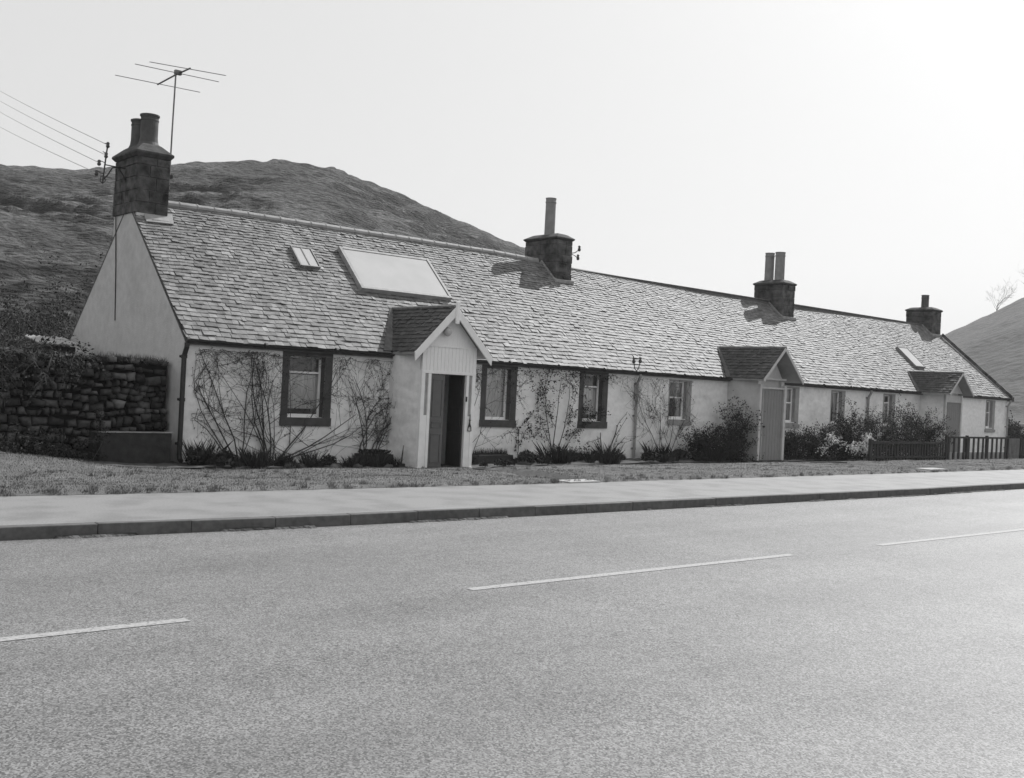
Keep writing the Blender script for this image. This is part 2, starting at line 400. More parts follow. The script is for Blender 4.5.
for a, b2 in zip(xs, xs[1:]):
    ya, yb = bed_y(a) + .06 * nz(a * 2, 9), bed_y(b2) + .06 * nz(b2 * 2, 9)
    prev = None
    za = lambda x, y: ground_z(x, y) + .035
    for k in range(6):
        t0 = k / 6; t1 = (k + 1) / 6
        p = lambda x, y0, t: (x, lerp(y0, 24, t), max(za(x, lerp(y0, 24, t)), -.6) + .03 * nz(x * 4, t * 9))
        mb.poly([p(a, ya, t0), p(b2, yb, t0), p(b2, yb, t1), p(a, ya, t1)])
struct('flower_bed', mb, M['soil'], smooth=True)

# turf blades, denser near the camera
mb = MB(); rg = random.Random(11)
cnt = 0
while cnt < 150000:
    x = 3 + 42 * rg.random() ** 1.7; y = rg.uniform(13.8, 20.3)
    if y < pave_y(x) + .05 * nz(x * 2.3, 5.1) or y > bed_y(x) + .08: cnt += 1; continue
    pd = path_dip(x, y)
    if pd > .5 and rg.random() < .72: cnt += 1; continue
    dens = .5 + .5 * nz(x * 1.1, y * 1.4) + .5 * nz(x * 5, y * 5)
    if rg.random() > .45 + dens * .6: cnt += 1; continue
    z = ground_z(x, y); h = rg.uniform(.014, .036) * (1 + .6 * max(0, nz(x * 2, y * 2, 3))) * (1.5 if rg.random() < .03 else 1)
    h *= .75
    if x < 7 and y > 18: h *= 1.5
    a = rg.uniform(0, 2 * pi); h *= 1 if x < 16 else .65; wd = rg.uniform(.004, .008) * (1 if x < 18 else 1.4); lx, ly = rg.gauss(0, .5) * h, rg.gauss(0, .5) * h
    mb.tone = rg.uniform(.92, 1.12)
    mb.poly([(x - wd * math.cos(a), y - wd * math.sin(a), z - .005), (x + wd * math.cos(a), y + wd * math.sin(a), z - .005), (x + lx, y + ly, z + h)])
    cnt += 1
for k in range(620):      # longer tufts, most of them along the pavement edge and by the worn paths
    x = 3 + 40 * rg.random() ** 1.5; py = pave_y(x); y = py + (abs(rg.gauss(0, .12)) - .03 if rg.random() < .6 else rg.uniform(.2, 5))
    n_ = rg.randint(8, 26); hh = rg.uniform(.03, .10)
    for q in range(n_):
        a = rg.uniform(0, 6.28); d_ = rg.uniform(0, .09); bx0, by0 = x + d_ * math.cos(a), y + d_ * math.sin(a) * .6; z = max(ground_z(bx0, by0), .0)  if by0 < py else ground_z(bx0, by0)
        mb.tone = rg.uniform(.72, 1.1); mb.poly([(bx0 - .006, by0, z - .005), (bx0 + .006, by0, z - .005), (bx0 + rg.gauss(0, .03), by0 + rg.gauss(0, .03), z + hh * rg.uniform(.5, 1))])
mb.tone = 1
tag(mb.build('grass', M['blade']), 'short rough turf on the verge between pavement and cottages', 'grass', kind='stuff')

# ------------------------------------------------------------------ hills
def hill(name, m, az0, az1, naz, crest, tab, foot, far, nr, terr, label, yline=None):
    mb = MB(); V = mb.V
    rs0 = [i / (nr - 1) for i in range(nr)]
    for i in range(naz):
        az = lerp(az0, az1, i / (naz - 1)); ca, sa = math.cos(math.radians(az)), math.sin(math.radians(az))
        tg = interp(tab, az) + (.004 + .005 * sstep(62, 72, az) if terr else 0); Rc = interp(crest, az); r0 = foot / max(.25, sa) if yline else foot
        prof = []
        def shape(r):
            s = (r - r0) / (Rc - r0)
            if s <= 0: return 0
            if s <= 1: return math.sin(pi / 2 * s) ** 1.15
            return 1 - .35 * sstep(1, 1 + (far - Rc) / Rc, s)
        mx = max((shape(r0 + (Rc - r0) * k / 40 * 1.4)) / (r0 + (Rc - r0) * k / 40 * 1.4) for k in range(1, 41))
        Hc = (tg + H / Rc) / mx
        for s in rs0:
            r = r0 + (far - r0) * (s ** 1.5)
            x, y = r * ca, r * sa
            z = Hc * shape(r)
            k = min(1, z / 3.0) if Hc > 0 else 0
            if terr:
                ph = z * .50 + 1.5 * nz(x * .02, y * .02, 1) + .75 * nz(x * .08, y * .08, 2) + .22 * nz(x * .35, y * .35, 2)
                fr = ph - math.floor(ph)
                st = (fr * .1 if fr < .68 else .068 + (fr - .68) * 2.91) - fr
                amp = min(1.25, .25 + 1.9 * max(0, nz(x * .05, y * .05, 7) + .28))
                z += k * amp * st * 2.1 * (1 - .6 * sstep(16, 26, z))
                z += k * (.9 * nz(x * .05, y * .05, 4) + .6 * nz(x * .16, y * .16, 5) + .3 * nz(x * .6, y * .6, 6) )
            else:
                z += k * (1.6 * nz(x * .02, y * .02, 14) + .8 * nz(x * .08, y * .08, 15) + .4 * nz(x * .3, y * .3, 15))
            V.append((x, y, z - .45))
    for i in range(naz - 1):
        for j in range(nr - 1):
            a = i * nr + j; mb.face([a, a + nr, a + nr + 1, a + 1][::-1])
    o = struct(name, mb, m, label, smooth=True)
    return o
LT = [(20, .0), (30, .015), (34, .03), (40, .075), (44, .108), (48.1, .1352), (50, .147), (52.08, .1585), (54.79, .175), (56.7, .187), (58.54, .1962), (60, .1985), (61.4, .1990), (63.15, .1945), (66.57, .1811), (69, .173), (71.03, .168), (74.4, .1655), (80, .165), (90, .17), (120, .15)]
LC = [(20, 200), (45, 185), (61, 170), (75, 190), (120, 200)]
hill('hill', M['hill'], 26, 100, 560, LC, LT, 31.5, 400, 400, True, None, yline=True)
RT = [(-12, .18), (10, .145), (18, .125), (22.92, .0994), (24.6, .0836), (26.38, .0674), (27.4, .055), (28.6, .044), (31, .03), (36, .01), (40, 0.0)]
hill('far_hill', M['hill2'], -12, 42, 220, [(-12, 330), (60, 330)], RT, 120, 620, 110, False, None)

# ------------------------------------------------------------------ the cottage row
cot = thing('cottage_row', 'long low whitewashed cottage row under one slate roof with three porches and four chimneys', 'cottages', (9.7, 21.15, -.3))
XL, XR, YF, YB, YR = 9.69, 48.85, 21.15, 27.85, 24.5
ZE = 2.34
def ridge_z(x): return interp([(9, 5.56), (12.4, 5.64), (20.8, 5.70), (22.5, 5.66), (23.9, 5.60), (30.4, 5.50), (36.4, 5.46), (45.4, 5.54), (50, 5.54)], x)
def xr(y): return interp([(21.0, 48.95), (24.5, 47.9), (27.9, 46.9)], y)
YE = 21.03
def roofp(x, v, off=0.0):   # v 0 eave .. 1 ridge, front slope
    zr = ridge_z(x); y = lerp(YE, YR, v); z = lerp(ZE, zr, v)
    z += .020 * nz(x * .4, v * 1.6, 3) + .009 * nz(x * 1.5, v * 4, 4)
    L_ = math.hypot(YR - YE, zr - ZE); ny, nz_ = -(zr - ZE) / L_, (YR - YE) / L_
    return Vector((x, y + ny * off, z + nz_ * off))
# front wall with real openings
WIN = [  # x0,x1,z0,z1 outer margin ; border, kind
    (11.98, 13.27, .59, 2.265, 'dark'), (17.77, 19.0, .64, 2.28, 'dark'), (21.37, 22.53, .66, 2.29, 'dark'),
    (25.25, 26.33, .93, 2.2, 'grey'), (31.35, 32.25, .93, 2.22, 'grey'), (34.28, 35.23, .93, 2.2, 'grey'),
    (37.95, 38.85, .93, 2.2, 'grey'), (46.71, 47.6, .93, 2.22, 'grey')]
def opening(wn):
    x0, x1, z0, z1, k = wn
    return (x0 + .17, x1 - .19, z0 + .19, z1 - .10) if k == 'dark' else (x0 + .04, x1 - .23, z0 + .06, z1 - .05)
holes = [opening(q) for q in WIN]
doors = [(15.2, 16.15, -.28, 1.9), (28.5, 29.3, -.3, 1.9), (41.1, 41.9, -.3, 1.95)]
holes += doors
bx = sorted(set([XL, XR] + [h[0] for h in holes] + [h[1] for h in holes] + frange(XL + .5, XR - .3, 1.0)))
bz = sorted(set([-.5, 2.42] + [h[2] for h in holes] + [h[3] for h in holes]))
mb = MB()
for a, b in zip(bx, bx[1:]):
    for c, d in zip(bz, bz[1:]):
        xm, zm = (a + b) / 2, (c + d) / 2
        if any(h[0] < xm < h[1] and h[2] < zm < h[3] for h in holes): continue
        mb.poly([(a, YF, c), (b, YF, c), (b, YF, d), (a, YF, d)])
for x0, x1, z0, z1 in holes:
    y0, y1 = YF, YF + .55
    mb.poly([(x0, y0, z0), (x0, y1, z0), (x0, y1, z1), (x0, y0, z1)][::-1]); mb.poly([(x1, y0, z0), (x1, y1, z0), (x1, y1, z1), (x1, y0, z1)])
    mb.poly([(x0, y0, z1), (x0, y1, z1), (x1, y1, z1), (x1, y0, z1)][::-1]); mb.poly([(x0, y0, z0), (x0, y1, z0), (x1, y1, z0), (x1, y0, z0)])
mb.build('front_wall', M['harl'], cot)
mb = MB()   # rear wall and inner lining
mb.box(XL + .05, 46.7, YB - .4, YB, -.5, 2.4); mb.build('rear_wall', M['gable'], cot)
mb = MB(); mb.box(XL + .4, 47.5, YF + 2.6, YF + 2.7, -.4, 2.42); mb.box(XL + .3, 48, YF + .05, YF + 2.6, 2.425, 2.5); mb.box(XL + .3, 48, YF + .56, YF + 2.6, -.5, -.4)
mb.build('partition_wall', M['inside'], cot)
def gable(xa, xb, skew, m):
    mb = MB(); pr = [(YF + .006, -.6), (YB, -.6), (YB, 2.38), (YR, 5.50), (YF + .006, 2.36)]
    b = len(mb.V); n = 5
    sx = (lambda y: 0) if not skew else (lambda y: xr(y) - 48.95)
    mb.V += [(xa + sx(y), y, z) for y, z in pr] + [(xb + sx(y), y, z) for y, z in pr]
    mb.face([b + i for i in range(n)][::-1]); mb.face([b + n + i for i in range(n)])
    for i in range(n): j = (i + 1) % n; mb.face([b + i, b + j, b + n + j, b + n + i])
    return mb.build('gable_wall', m, cot)
g = gable(XL - .02, XL + .45, False, M['gable']); g['label'] = 'plain grey rendered gable with a cable running down it'
gable(XR - .42, XR + .02, True, M['gable'])
# roof deck
mb = MB()
for (ya, za_, yb, front) in ((YE + .02, ZE - .05, YR, 1), (YB + .12, ZE - .05, YR, 0)):
    xs = frange(XL - .03, 47.9, 1.2)
    for a, b in zip(xs, xs[1:]):
        za, zb = ridge_z(a) - .05, ridge_z(b) - .05
        last = b >= 47.9 - 1e-6
        bb = xr(ya) - .03 if last else b
        top = [(a, ya, za_), (bb, ya, za_), (b, yb, zb), (a, yb, za)]
        bot = [(x, y, z - .04) for x, y, z in top]
        mb.hexa((bot + top) if front else [bot[1], bot[0], bot[3], bot[2], top[1], top[0], top[3], top[2]])
roof = mb.build('roof', M['ridge2'], cot)
# individual slates, large at the eaves and small at the ridge
def slates(P, x0, x1, vlen, g0, g1, wmin, wmax, rng, name, m, parent, clip=None, scale=1.0):
    mb = MB(); v = 0.0; row = 0
    while v < vlen - .03:
        gauge = lerp(g0, g1, v / vlen)
        x = x0 - rng.uniform(0, wmax)
        wav = rng.uniform(-.008, .008)
        while x < x1:
            wd = rng.uniform(wmin, wmax) * lerp(1, .72, v / vlen)
            a, b = max(x, x0) + .003, min(x + wd, x1) - .003
            if clip:
                b = min(b, clip(v / vlen)); 
            if b - a > .04:
                j0 = rng.gauss(0, .006) + wav; j1 = j0 + rng.gauss(0, .006)
                lift = .036 + abs(rng.gauss(0, .008)); th = rng.uniform(.009, .016)
                va, vb = max(v + j0, -.04), max(v + j1, -.04); vt = min(v + gauge * 1.9, vlen)
                if rng.random() < .03: va -= .03; vb -= .02
                ch = rng.uniform(0, .02) if rng.random() < .35 else 0
                t = rng.gauss(1, .13); 
                if rng.random() < .07: t *= 1.35
                if rng.random() < .08: t *= .68
                mb.tone = max(.45, min(1.6, t))
                tl = rng.gauss(0, .004)
                p = [P(a, va, lift - th - tl), P(b, vb, lift - th + tl), P(b, vt, .002), P(a, vt, .002),
                     P(a, va + ch, lift - tl), P(b, vb, lift + tl), P(b, vt, .012), P(a, vt, .012)]
                mb.hexa(p)
            x += wd
        v += gauge; row += 1
    mb.tone = 1
    return mb.build(name, m, parent)
SL = math.hypot(YR - YE, 3.3)
slates(lambda x, v, o: roofp(x, v / SL, o), XL - .05, 48.98, SL, .152, .095, .12, .29, random.Random(5), 'roof_slates', M['slate'], roof,
       clip=lambda v: xr(lerp(YE, YR, v)) - .12)
mb = MB()   # rear slope slates as long courses
for k in range(20):
    v0, v1 = k / 20, (k + 1) / 20 + .02
    y0, y1 = lerp(YB + .12, YR, v0), lerp(YB + .12, YR, v1); z0, z1 = lerp(ZE, 5.55, v0), lerp(ZE, 5.55, v1)
    mb.hexa([(XL, y0, z0), (47, y0, z0), (47, y1, z1 - .02), (XL, y1, z1 - .02), (XL, y0, z0 + .03), (47, y0, z0 + .03), (47, y1, z1), (XL, y1, z1)])
mb.build('rear_slates', M['slate'], roof)
# ridge
mb = MB(); x = 10.45; rr = random.Random(2)
while x < 22.6:
    b = min(x + .45, 22.6); r = .085 + rr.uniform(-.004, .006)
    mb.tube([(x + .004, YR, ridge_z(x) + .03), (b - .03, YR, ridge_z(b) + .03), (b - .028, YR, ridge_z(b) + .03), (b, YR, ridge_z(b) + .03)], [r, r, r + .012, r + .012], 10)
    x = b
mb.build('ridge_tiles', M['ridge'], roof, smooth=False)
mb = MB(); pts = [(x, YR, ridge_z(x) + .01 + .008 * nz(x, 3)) for x in frange(23.5, 47.2, .8)]
mb.tube(pts, .055, 6); mb.build('ridge_capping', M['ridge2'], roof)
# verges
mb = MB()
for k in range(14):
    a, b = roofp(XL - .02 + .05 * k / 14, k / 14), roofp(XL - .02 + .05 * (k + 1) / 14, (k + 1) / 14)
    mb.bar(a + Vector((0, 0, -.015)), b + Vector((0, 0, -.015)), .05, .035)
mb.build('verge_strip', M['wood'], roof)
mb = MB()
a = Vector((48.92, 21.0, 2.42)); b = Vector((48.02, 23.98, 5.22))
for k in range(6):
    p, q = a.lerp(b, k / 6), a.lerp(b, (k + 1) / 6 - .006); mb.bar(p, q, .17, .13)
mb.build('skew_stones', M['stack'], roof, bevel=.01); mb = MB()
a2 = Vector((46.9, YB + .1, 2.42)); b2 = Vector((47.6, 25.4, 4.75)); mb.bar(a2, b2, .17, .13); mb.build('skew_stones', M['stack'], roof, bevel=.01); mb = MB()
mb.box(48.82, 49.03, 20.93, 21.15, 2.22, 2.42)
mb.build('skew_putt', M['stack'], roof, bevel=.01)

# gutters and downpipes
def gutter(x0, x1):
    mb = MB(); n = 8; y, z, r = 20.965, 2.345, .052
    xs = frange(x0, x1, 1.8); 
    for a, b in zip(xs, xs[1:]):
        za = z + .012 * nz(a * .3, 8); zb = z + .012 * nz(b * .3, 8)
        for k in range(n):
            t0, t1 = pi + pi * k / n, pi + pi * (k + 1) / n
            for rr_, fl in ((r, 0), (r - .006, 1)):
                q = [(a, y + rr_ * math.cos(t0), za + rr_ * math.sin(t0)), (b, y + rr_ * math.cos(t0), zb + rr_ * math.sin(t0)),
                     (b, y + rr_ * math.cos(t1), zb + rr_ * math.sin(t1)), (a, y + rr_ * math.cos(t1), za + rr_ * math.sin(t1))]
                mb.poly(q if not fl else q[::-1])
        mb.box(a, b, y + .05, y + .065, za - .03, za + .01)
        mb.tube([(a, y, za - .003), (a + .06, y, za - .003)], r + .007, 12)
    return mb.build('gutter', M['iron'], cot)
for a, b in ((XL - .07, 14.85), (16.75, 28.1), (29.9, 40.5), (42.2, 48.85)): gutter(a, b)
def downpipe(x, z0, m, r=.045, top=2.28):
    mb = MB(); y = YF - .07
    mb.tube([(x, 20.97, top), (x, 20.97, top - .08), (x - .0, y - .03, top - .22), (x, y, top - .3), (x, y, z0 + .1), (x, y - .03, z0 + .02), (x, y - .1, z0 - .02)], r, 10)
    for z in (top - .32, lerp(top, z0, .5), z0 + .3): mb.tube([(x, y, z), (x, y, z + .07)], r + .013, 10); mb.box(x - .075, x + .075, YF - .02, YF, z + .01, z + .06)
    return mb.build('downpipe', m, cot, smooth=False)
d = downpipe(9.64, -.15, M['iron'], .052)
d = downpipe(23.72, -.25, M['pipepale'], .04); d['label'] = 'pale painted downpipe'
downpipe(36.75, -.2, M['pipepale'], .045); downpipe(48.75, -.2, M['pipepale'], .04)
mb = MB(); mb.tube([(9.64, 25.30, 6.4), (9.645, 25.18, 5.3), (9.655, 25.04, 4.0), (9.66, 24.95, 2.8)], .013, 5); mb.build('cable', M['iron'], cot)
mb = MB(); mb.tube([(39.9, YF, 1.85), (39.9, YF - .06, 1.85)], .09, 14); mb.build('wall_vent', M['gable'], cot)

# windows
def window(wn, style):
    x0, x1, z0, z1, k = wn; a, b, c, d = opening(wn); mm = M['margin'] if k == 'dark' else M['margin2']
    mb = MB(); p = YF - .018 if k == 'dark' else YF - .012
    if k == 'dark':
        mb.box(x0, a, p, YF - .001, c, d); mb.box(b, x1, p, YF - .001, c, d)
        mb.box(x0, x1, p, YF - .001, d, z1); mb.box(x0 - .01, x1 + .01, p - .03, YF - .001, z0, c)
        mb.box(b - .004, b - .001, YF, YF + .2, c, d); mb.box(a, a + .004, YF, YF + .2, c, d); mb.box(a, b, YF, YF + .2, d - .004, d - .001)
    else:
        mb.box(x0, a, p, YF - .001, z0, z1); mb.box(b, x1, p, YF - .001, z0, z1); mb.box(a, b, p, YF - .001, d, z1)
        mb.box(x0 - .04, x1 + .04, p - .04, YF - .001, z0 - .12, z0); mb.box(a, b, p, YF + .12, z0, c)
        mb.box(b - .004, b - .001, YF, YF + .13, c, d)
    wo = mb.build('window', mm, cot, bevel=.004)
    yf = YF + (.17 if k == 'dark' else .12)
    mb = MB(); f = .055
    mb.box(a, a + f, yf, yf + .06, c, d); mb.box(b - f, b, yf, yf + .06, c, d)
    mb.box(a + f, b - f, yf, yf + .06, d - f * .8, d); mb.box(a + f, b - f, yf - .01, yf + .06, c, c + .075)
    if style == 'sash': zb = lerp(c, d, .72); mb.box(a + f, b - f, yf - .012, yf + .05, zb, zb + .045)
    if style == 'mid': zb = lerp(c, d, .55); mb.box(a + f, b - f, yf - .012, yf + .05, zb, zb + .045)
    mb.box(a + .001, b - .001, yf - .14, yf + .05, c - .02, c + .004)
    mb.build('frame', M['white'], wo, bevel=.004)
    mb = MB(); mb.poly([(a + f, yf + .03, c + .07), (b - f, yf + .03, c + .07), (b - f, yf + .03, d - f * .8), (a + f, yf + .03, d - f * .8)]); mb.build('pane', M['glass'], wo)
    # curtains hang in folds behind the glass
    mb = MB(); yc = yf + .10
    zt = {'sash': lerp(c, d, .70), 'net': d, 'mid': d}.get(style, d)
    spans = [(a, b)] if style in ('sash', 'net') else [(a, lerp(a, b, .3)), (lerp(a, b, .72), b)]
    for s0, s1 in spans:
        n = int((s1 - s0) / .012); 
        for i in range(n):
            u, v = s0 + (s1 - s0) * i / n, s0 + (s1 - s0) * (i + 1) / n
            fy = lambda q: yc + .022 * math.sin(q * 62 + 2 * nz(q * 7, x0)) + .01 * nz(q * 30, 4)
            zbm = c - .02 if style != 'sash' else lerp(c, d, .14) 
            mb.poly([(u, fy(u), zbm), (v, fy(v), zbm), (v, fy(v), zt), (u, fy(u), zt)])
    mb.build('curtain', M['net'] if style == 'net' else M['curtain'], wo)
for q, st in zip(WIN, ('sash', 'net', 'sash', 'mid', 'mid', 'pair', 'sash', 'mid')): window(q, st)

# ------------------------------------------------------------------ chimneys
def chimney(x0, x1, y0, y1, zb, zt, pots, seed, ex=.05, capz=.13, haunch=.22, label=None):
    rr = random.Random(seed); mb = MB(); z = zb; n = 0
    while z < zt - .05:
        h = min(rr.uniform(.24, .34), zt - z); 
        if zt - z - h < .1: h = zt - z
        ym = lerp(y0, y1, rr.choice((.35, .5, .62))); j = lambda: rr.uniform(-.012, .012)
        xm = lerp(x0, x1, rr.choice((.4, .6)))
        mb.box(x0 + j(), xm - .004, y0 + j(), ym - .005, z + .004, z + h - .004); mb.box(xm + .004, x1 + j(), y0 + j(), ym - .005, z + .004, z + h - .004)
        mb.box(x0 + j(), x1 + j(), ym + .005, y1 + j(), z + .004, z + h - .004)
        z += h; n += 1
    st = mb.build('chimney', M['stack'], cot, bevel=.012)
    if label: st['label'] = label
    mb = MB(); mb.box(x0 + .03, x1 - .03, y0 + .03, y1 - .03, zb, zt - .01); mb.build('chimney_core', M['mortar'], st)
    e = ex; xm, ym = (x0 + x1) / 2, (y0 + y1) / 2
    mb = MB()
    def fr(ex, z): return [(x0 - ex, y0 - ex, z), (x1 + ex, y0 - ex, z), (x1 + ex, y1 + ex, z), (x0 - ex, y1 + ex, z)]
    lv = [(-.0, zt), (.02, zt + .02), (e, zt + capz * .6), (e, zt + capz), (e - .03, zt + capz + .02), (-.13, zt + capz + haunch * .8), (-.20, zt + capz + haunch)]
    b = len(mb.V)
    for ex, z in lv: mb.V += [(px + rr.uniform(-.008, .008), py + rr.uniform(-.008, .008), pz) for px, py, pz in fr(ex, z)]
    for i in range(len(lv) - 1):
        for k in range(4): a = b + i * 4 + k; a2 = b + i * 4 + (k + 1) % 4; mb.face([a, a2, a2 + 4, a + 4])
    mb.face([b + 3, b + 2, b + 1, b]); e2 = b + (len(lv) - 1) * 4; mb.face([e2, e2 + 1, e2 + 2, e2 + 3])
    mb.build('chimney_cap', M['cap'], st, bevel=.01)
    for (px, py, r, h, style, m) in pots:
        mb = MB(); z = zt + capz + haunch * .3; h = h + haunch * .7
        if style == 'bell': pr = [(r * 1.55, 0), (r * 1.35, .10), (r * 1.08, .22), (r, .34), (r, h - .16), (r * 1.05, h - .15), (r * 1.05, h - .12), (r * .98, h - .11), (r * 1.03, h - .06), (r * 1.12, h - .045), (r * 1.12, h - .01), (r * 1.0, h), (r * .8, h), (r * .78, h - .2)]
        else: pr = [(r * 1.05, 0), (r, .05), (r * .97, h - .16), (r * 1.06, h - .15), (r * 1.06, h - .12), (r * .98, h - .11), (r * .98, h - .03), (r * 1.06, h - .02), (r * 1.04, h), (r * .82, h), (r * .8, h - .25)]
        mb.lathe((px, py, z), pr, 24); mb.build('chimney_pot', m, st, smooth=False)
    return st
ch1 = chimney(9.64, 10.41, 24.02, 25.36, 5.27, 6.56, [(10.05, 24.45, .20, .72, 'bell', M['potdark']), (10.05, 25.0, .195, .68, 'bell', M['potdark'])], 1, .065, label='tall sooty stone chimney with two dark bell footed pots, on the near gable')
ch2 = chimney(22.8, 23.5, 23.85, 25.3, 4.7, 6.36, [(23.08, 24.5, .165, 1.14, 'tall', M['pot'])], 2, .05, .08, .14, label='chimney with one tall pale pot')
ch3 = chimney(34.95, 35.75, 23.85, 25.2, 4.6, 6.2, [(35.3, 24.3, .19, 1.08, 'tall', M['pot']), (35.3, 24.78, .18, 1.08, 'tall', M['pot'])], 3, .05, .08, .14, label='chimney with two touching pale pots')
ch4 = chimney(47.1, 47.95, 24.0, 25.3, 4.6, 6.22, [(47.5, 24.6, .17, .58, 'tall', M['potdark'])], 4, .05, .09, .12, label='chimney with one short pot, on the far gable')
# pale mortar fillets and flashings where the stacks meet the slates
def fillet(x0, x1, y0, st):
    mb = MB()
    for xs_ in (x0, x1):
        for k in range(6):
            ya, yb = lerp(y0, YR, k / 6), lerp(y0, YR, (k + 1) / 6)
            za = ZE + (ya - YE) * (ridge_z(x0) - ZE) / (YR - YE) + .05; zb = ZE + (yb - YE) * (ridge_z(x0) - ZE) / (YR - YE) + .05
            mb.bar((xs_, ya, za), (xs_, yb, zb), .12, .10)
    za = ZE + (y0 - YE) * (ridge_z(x0) - ZE) / (YR - YE) + .04
    mb.bar((x0 - .06, y0 - .02, za), (x1 + .06, y0 - .02, za), .12, .12)
    mb.build('mortar_fillet', M['mortar'], st, bevel=.02)
fillet(22.8, 23.5, 23.85, ch2); fillet(34.95, 35.75, 23.85, ch3); fillet(47.1, 47.95, 24.0, ch4)
mb = MB(); mb.box(9.675, 10.39, 24.03, 25.35, 4.5, 5.268); mb.build('rendered_base', M['gable'], ch1, bevel=.01)
mb = MB(); mb.box(10.0, 10.46, 23.90, 24.04, 4.85, 5.14); mb.hexa([roofp(9.85, .83, .05), roofp(10.50, .83, .05), roofp(10.55, .9, .03), roofp(9.85, .9, .03)] + [roofp(9.85, .83, .07), roofp(10.50, .83, .07), roofp(10.55, .9, .1), roofp(9.85, .9, .1)])
mb.build('lead_apron', M['ridge'], ch1)

# ------------------------------------------------------------------ rooflights
def roof_box(name, x0, x1, ya, yb, h, wd, fm, pm, bars, label):
    va, vb = (ya - YE) / (YR - YE), (yb - YE) / (YR - YE); dv = wd / SL
    P = lambda x, v, o: roofp(x, v, 0) + (roofp(x, .5, 1) - roofp(x, .5, 0)) * o
    def bx_(mb, xa, xb, v0, v1, o0, o1): mb.hexa([P(xa, v0, o0), P(xb, v0, o0), P(xb, v1, o0), P(xa, v1, o0), P(xa, v0, o1), P(xb, v0, o1), P(xb, v1, o1), P(xa, v1, o1)])
    mb = MB(); bx_(mb, x0, x0 + wd, va, vb, -.03, h); bx_(mb, x1 - wd, x1, va, vb, -.03, h)
    bx_(mb, x0 + wd, x1 - wd, va, va + dv, -.03, h - .003); bx_(mb, x0 + wd, x1 - wd, vb - dv, vb, -.03, h - .003)
    for q in bars: bx_(mb, q - .02, q + .02, va + dv, vb - dv, 0, h - .004)
    fo = mb.build(name, fm, cot, bevel=.006); fo['label'] = label
    mb = MB(); ed = [x0 + wd] + list(bars) + [x1 - wd]
    for a, b in zip(ed, ed[1:]): bx_(mb, a + .021, b - .021, va + dv + .002, vb - dv - .002, h - .05, h - .018)
    mb.build('pane', pm, fo); return fo
roof_box('rooflight', 13.42, 14.0, 23.14, 23.68, .12, .03, M['lead'], M['sheet'], [13.71], 'small rooflight of two pale panes near the first chimney')
roof_box('rooflight', 14.90, 17.80, 22.66, 23.84, .15, .08, M['ridge'], M['sheet'], [], 'large raised rooflight box with one white sheet above the first porch')
roof_box('rooflight', 42.1, 42.95, 22.15, 23.05, .14, .05, M['lead'], M['sheet'], [], 'narrow rooflight above the far porch')

# ------------------------------------------------------------------ porches
def zmain(y): return ZE + (y - YE) * .957
def porch_roof(par, xc, half, ze, za, yf, barge_w, bm, th=.05, name='porch_roof'):
    mb = MB(); yb = YE + (za - ZE) / .957 + .15; IN = .33
    def hf(s, y): return half - (IN * sstep(yf, YE, y) if s < 0 else 0)
    for s in (-1, 1):
        ys_ = frange(yf + .02, yb, .3)
        for ya_, yc_ in zip(ys_, ys_[1:]):
            h0, h1 = hf(s, ya_), hf(s, yc_)
            q0 = [(xc, ya_, za - .06), (xc + s * h0, ya_, ze - .05), (xc + s * h1, yc_, ze - .05), (xc, yc_, za - .06)]; q1 = [(xc, ya_, za), (xc + s * h0, ya_, ze), (xc + s * h1, yc_, ze), (xc, yc_, za)]
            mb.hexa(q0 + q1 if s > 0 else q0[::-1] + q1[::-1])
    ro = mb.build(name, M['margin2'], par)
    L_ = math.hypot(half, za - ze)
    for s in (-1, 1):
        nx, nz_ = s * (za - ze) / L_, half / L_
        P = lambda u, v, o: Vector((xc + s * hf(s, u) * (1 - v / L_) + nx * o, (yf + (u - yf) if s > 0 else u), ze + (za - ze) * v / L_ + nz_ * o))
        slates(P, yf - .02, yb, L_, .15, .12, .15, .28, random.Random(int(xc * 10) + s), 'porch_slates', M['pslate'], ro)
    mb = MB(); mb.tube([(xc, yf - .03, za + .02), (xc, yb, za + .02)], .04, 8); mb.build('ridge_roll', M['lead'], ro)
    # valley flashing on the main slope
    mb = MB(); yv0, yv1 = YE + max(0, (ze - ZE)) / .957, YE + (za - ZE) / .957
    for s in (-1, 1):
        p0 = Vector((xc + s * hf(s, YE), yv0 - .03, zmain(yv0))); p1 = Vector((xc, yv1, zmain(yv1)))
        nn = Vector((0, -.69, .72)) * .05; sd = Vector((s * .26, 0, 0)); q0, q1 = p0 + nn, p1 + nn
        mb.poly([q0, q0 + sd, q1 + sd * .4, q1]); mb.poly([q0 - nn, q0 + sd - nn, q0 + sd, q0])
    mb.build('valley_flashing', M['valley'], ro)
    # bargeboards
    for s in (-1, 1):
        mb = MB(); d = Vector((s * half, 0, ze - za)).normalized(); pn = Vector((-d.z * s, 0, d.x * s)) * 1
        dn = Vector((0, 0, -1)); wv = barge_w / abs(math.cos(math.atan2(za - ze, half)))
        a = Vector((xc + s * .0, yf - .03, za + .03)); b = Vector((xc + s * (half + .03), yf - .03, ze + .0))
        f = [a, b, b + Vector((0, 0, -wv * .85)) + Vector((-s * .02, 0, 0)), a + Vector((0, 0, -wv))]
        bk = [q + Vector((0, .035, 0)) for q in f]
        fr = f if s > 0 else f[::-1]; bkk = bk if s > 0 else bk[::-1]
        mb.hexa([fr[0], bkk[0], bkk[1], fr[1], fr[3], bkk[3], bkk[2], fr[2]])
        mb.build('bargeboard', bm, ro, bevel=.005)
    return ro
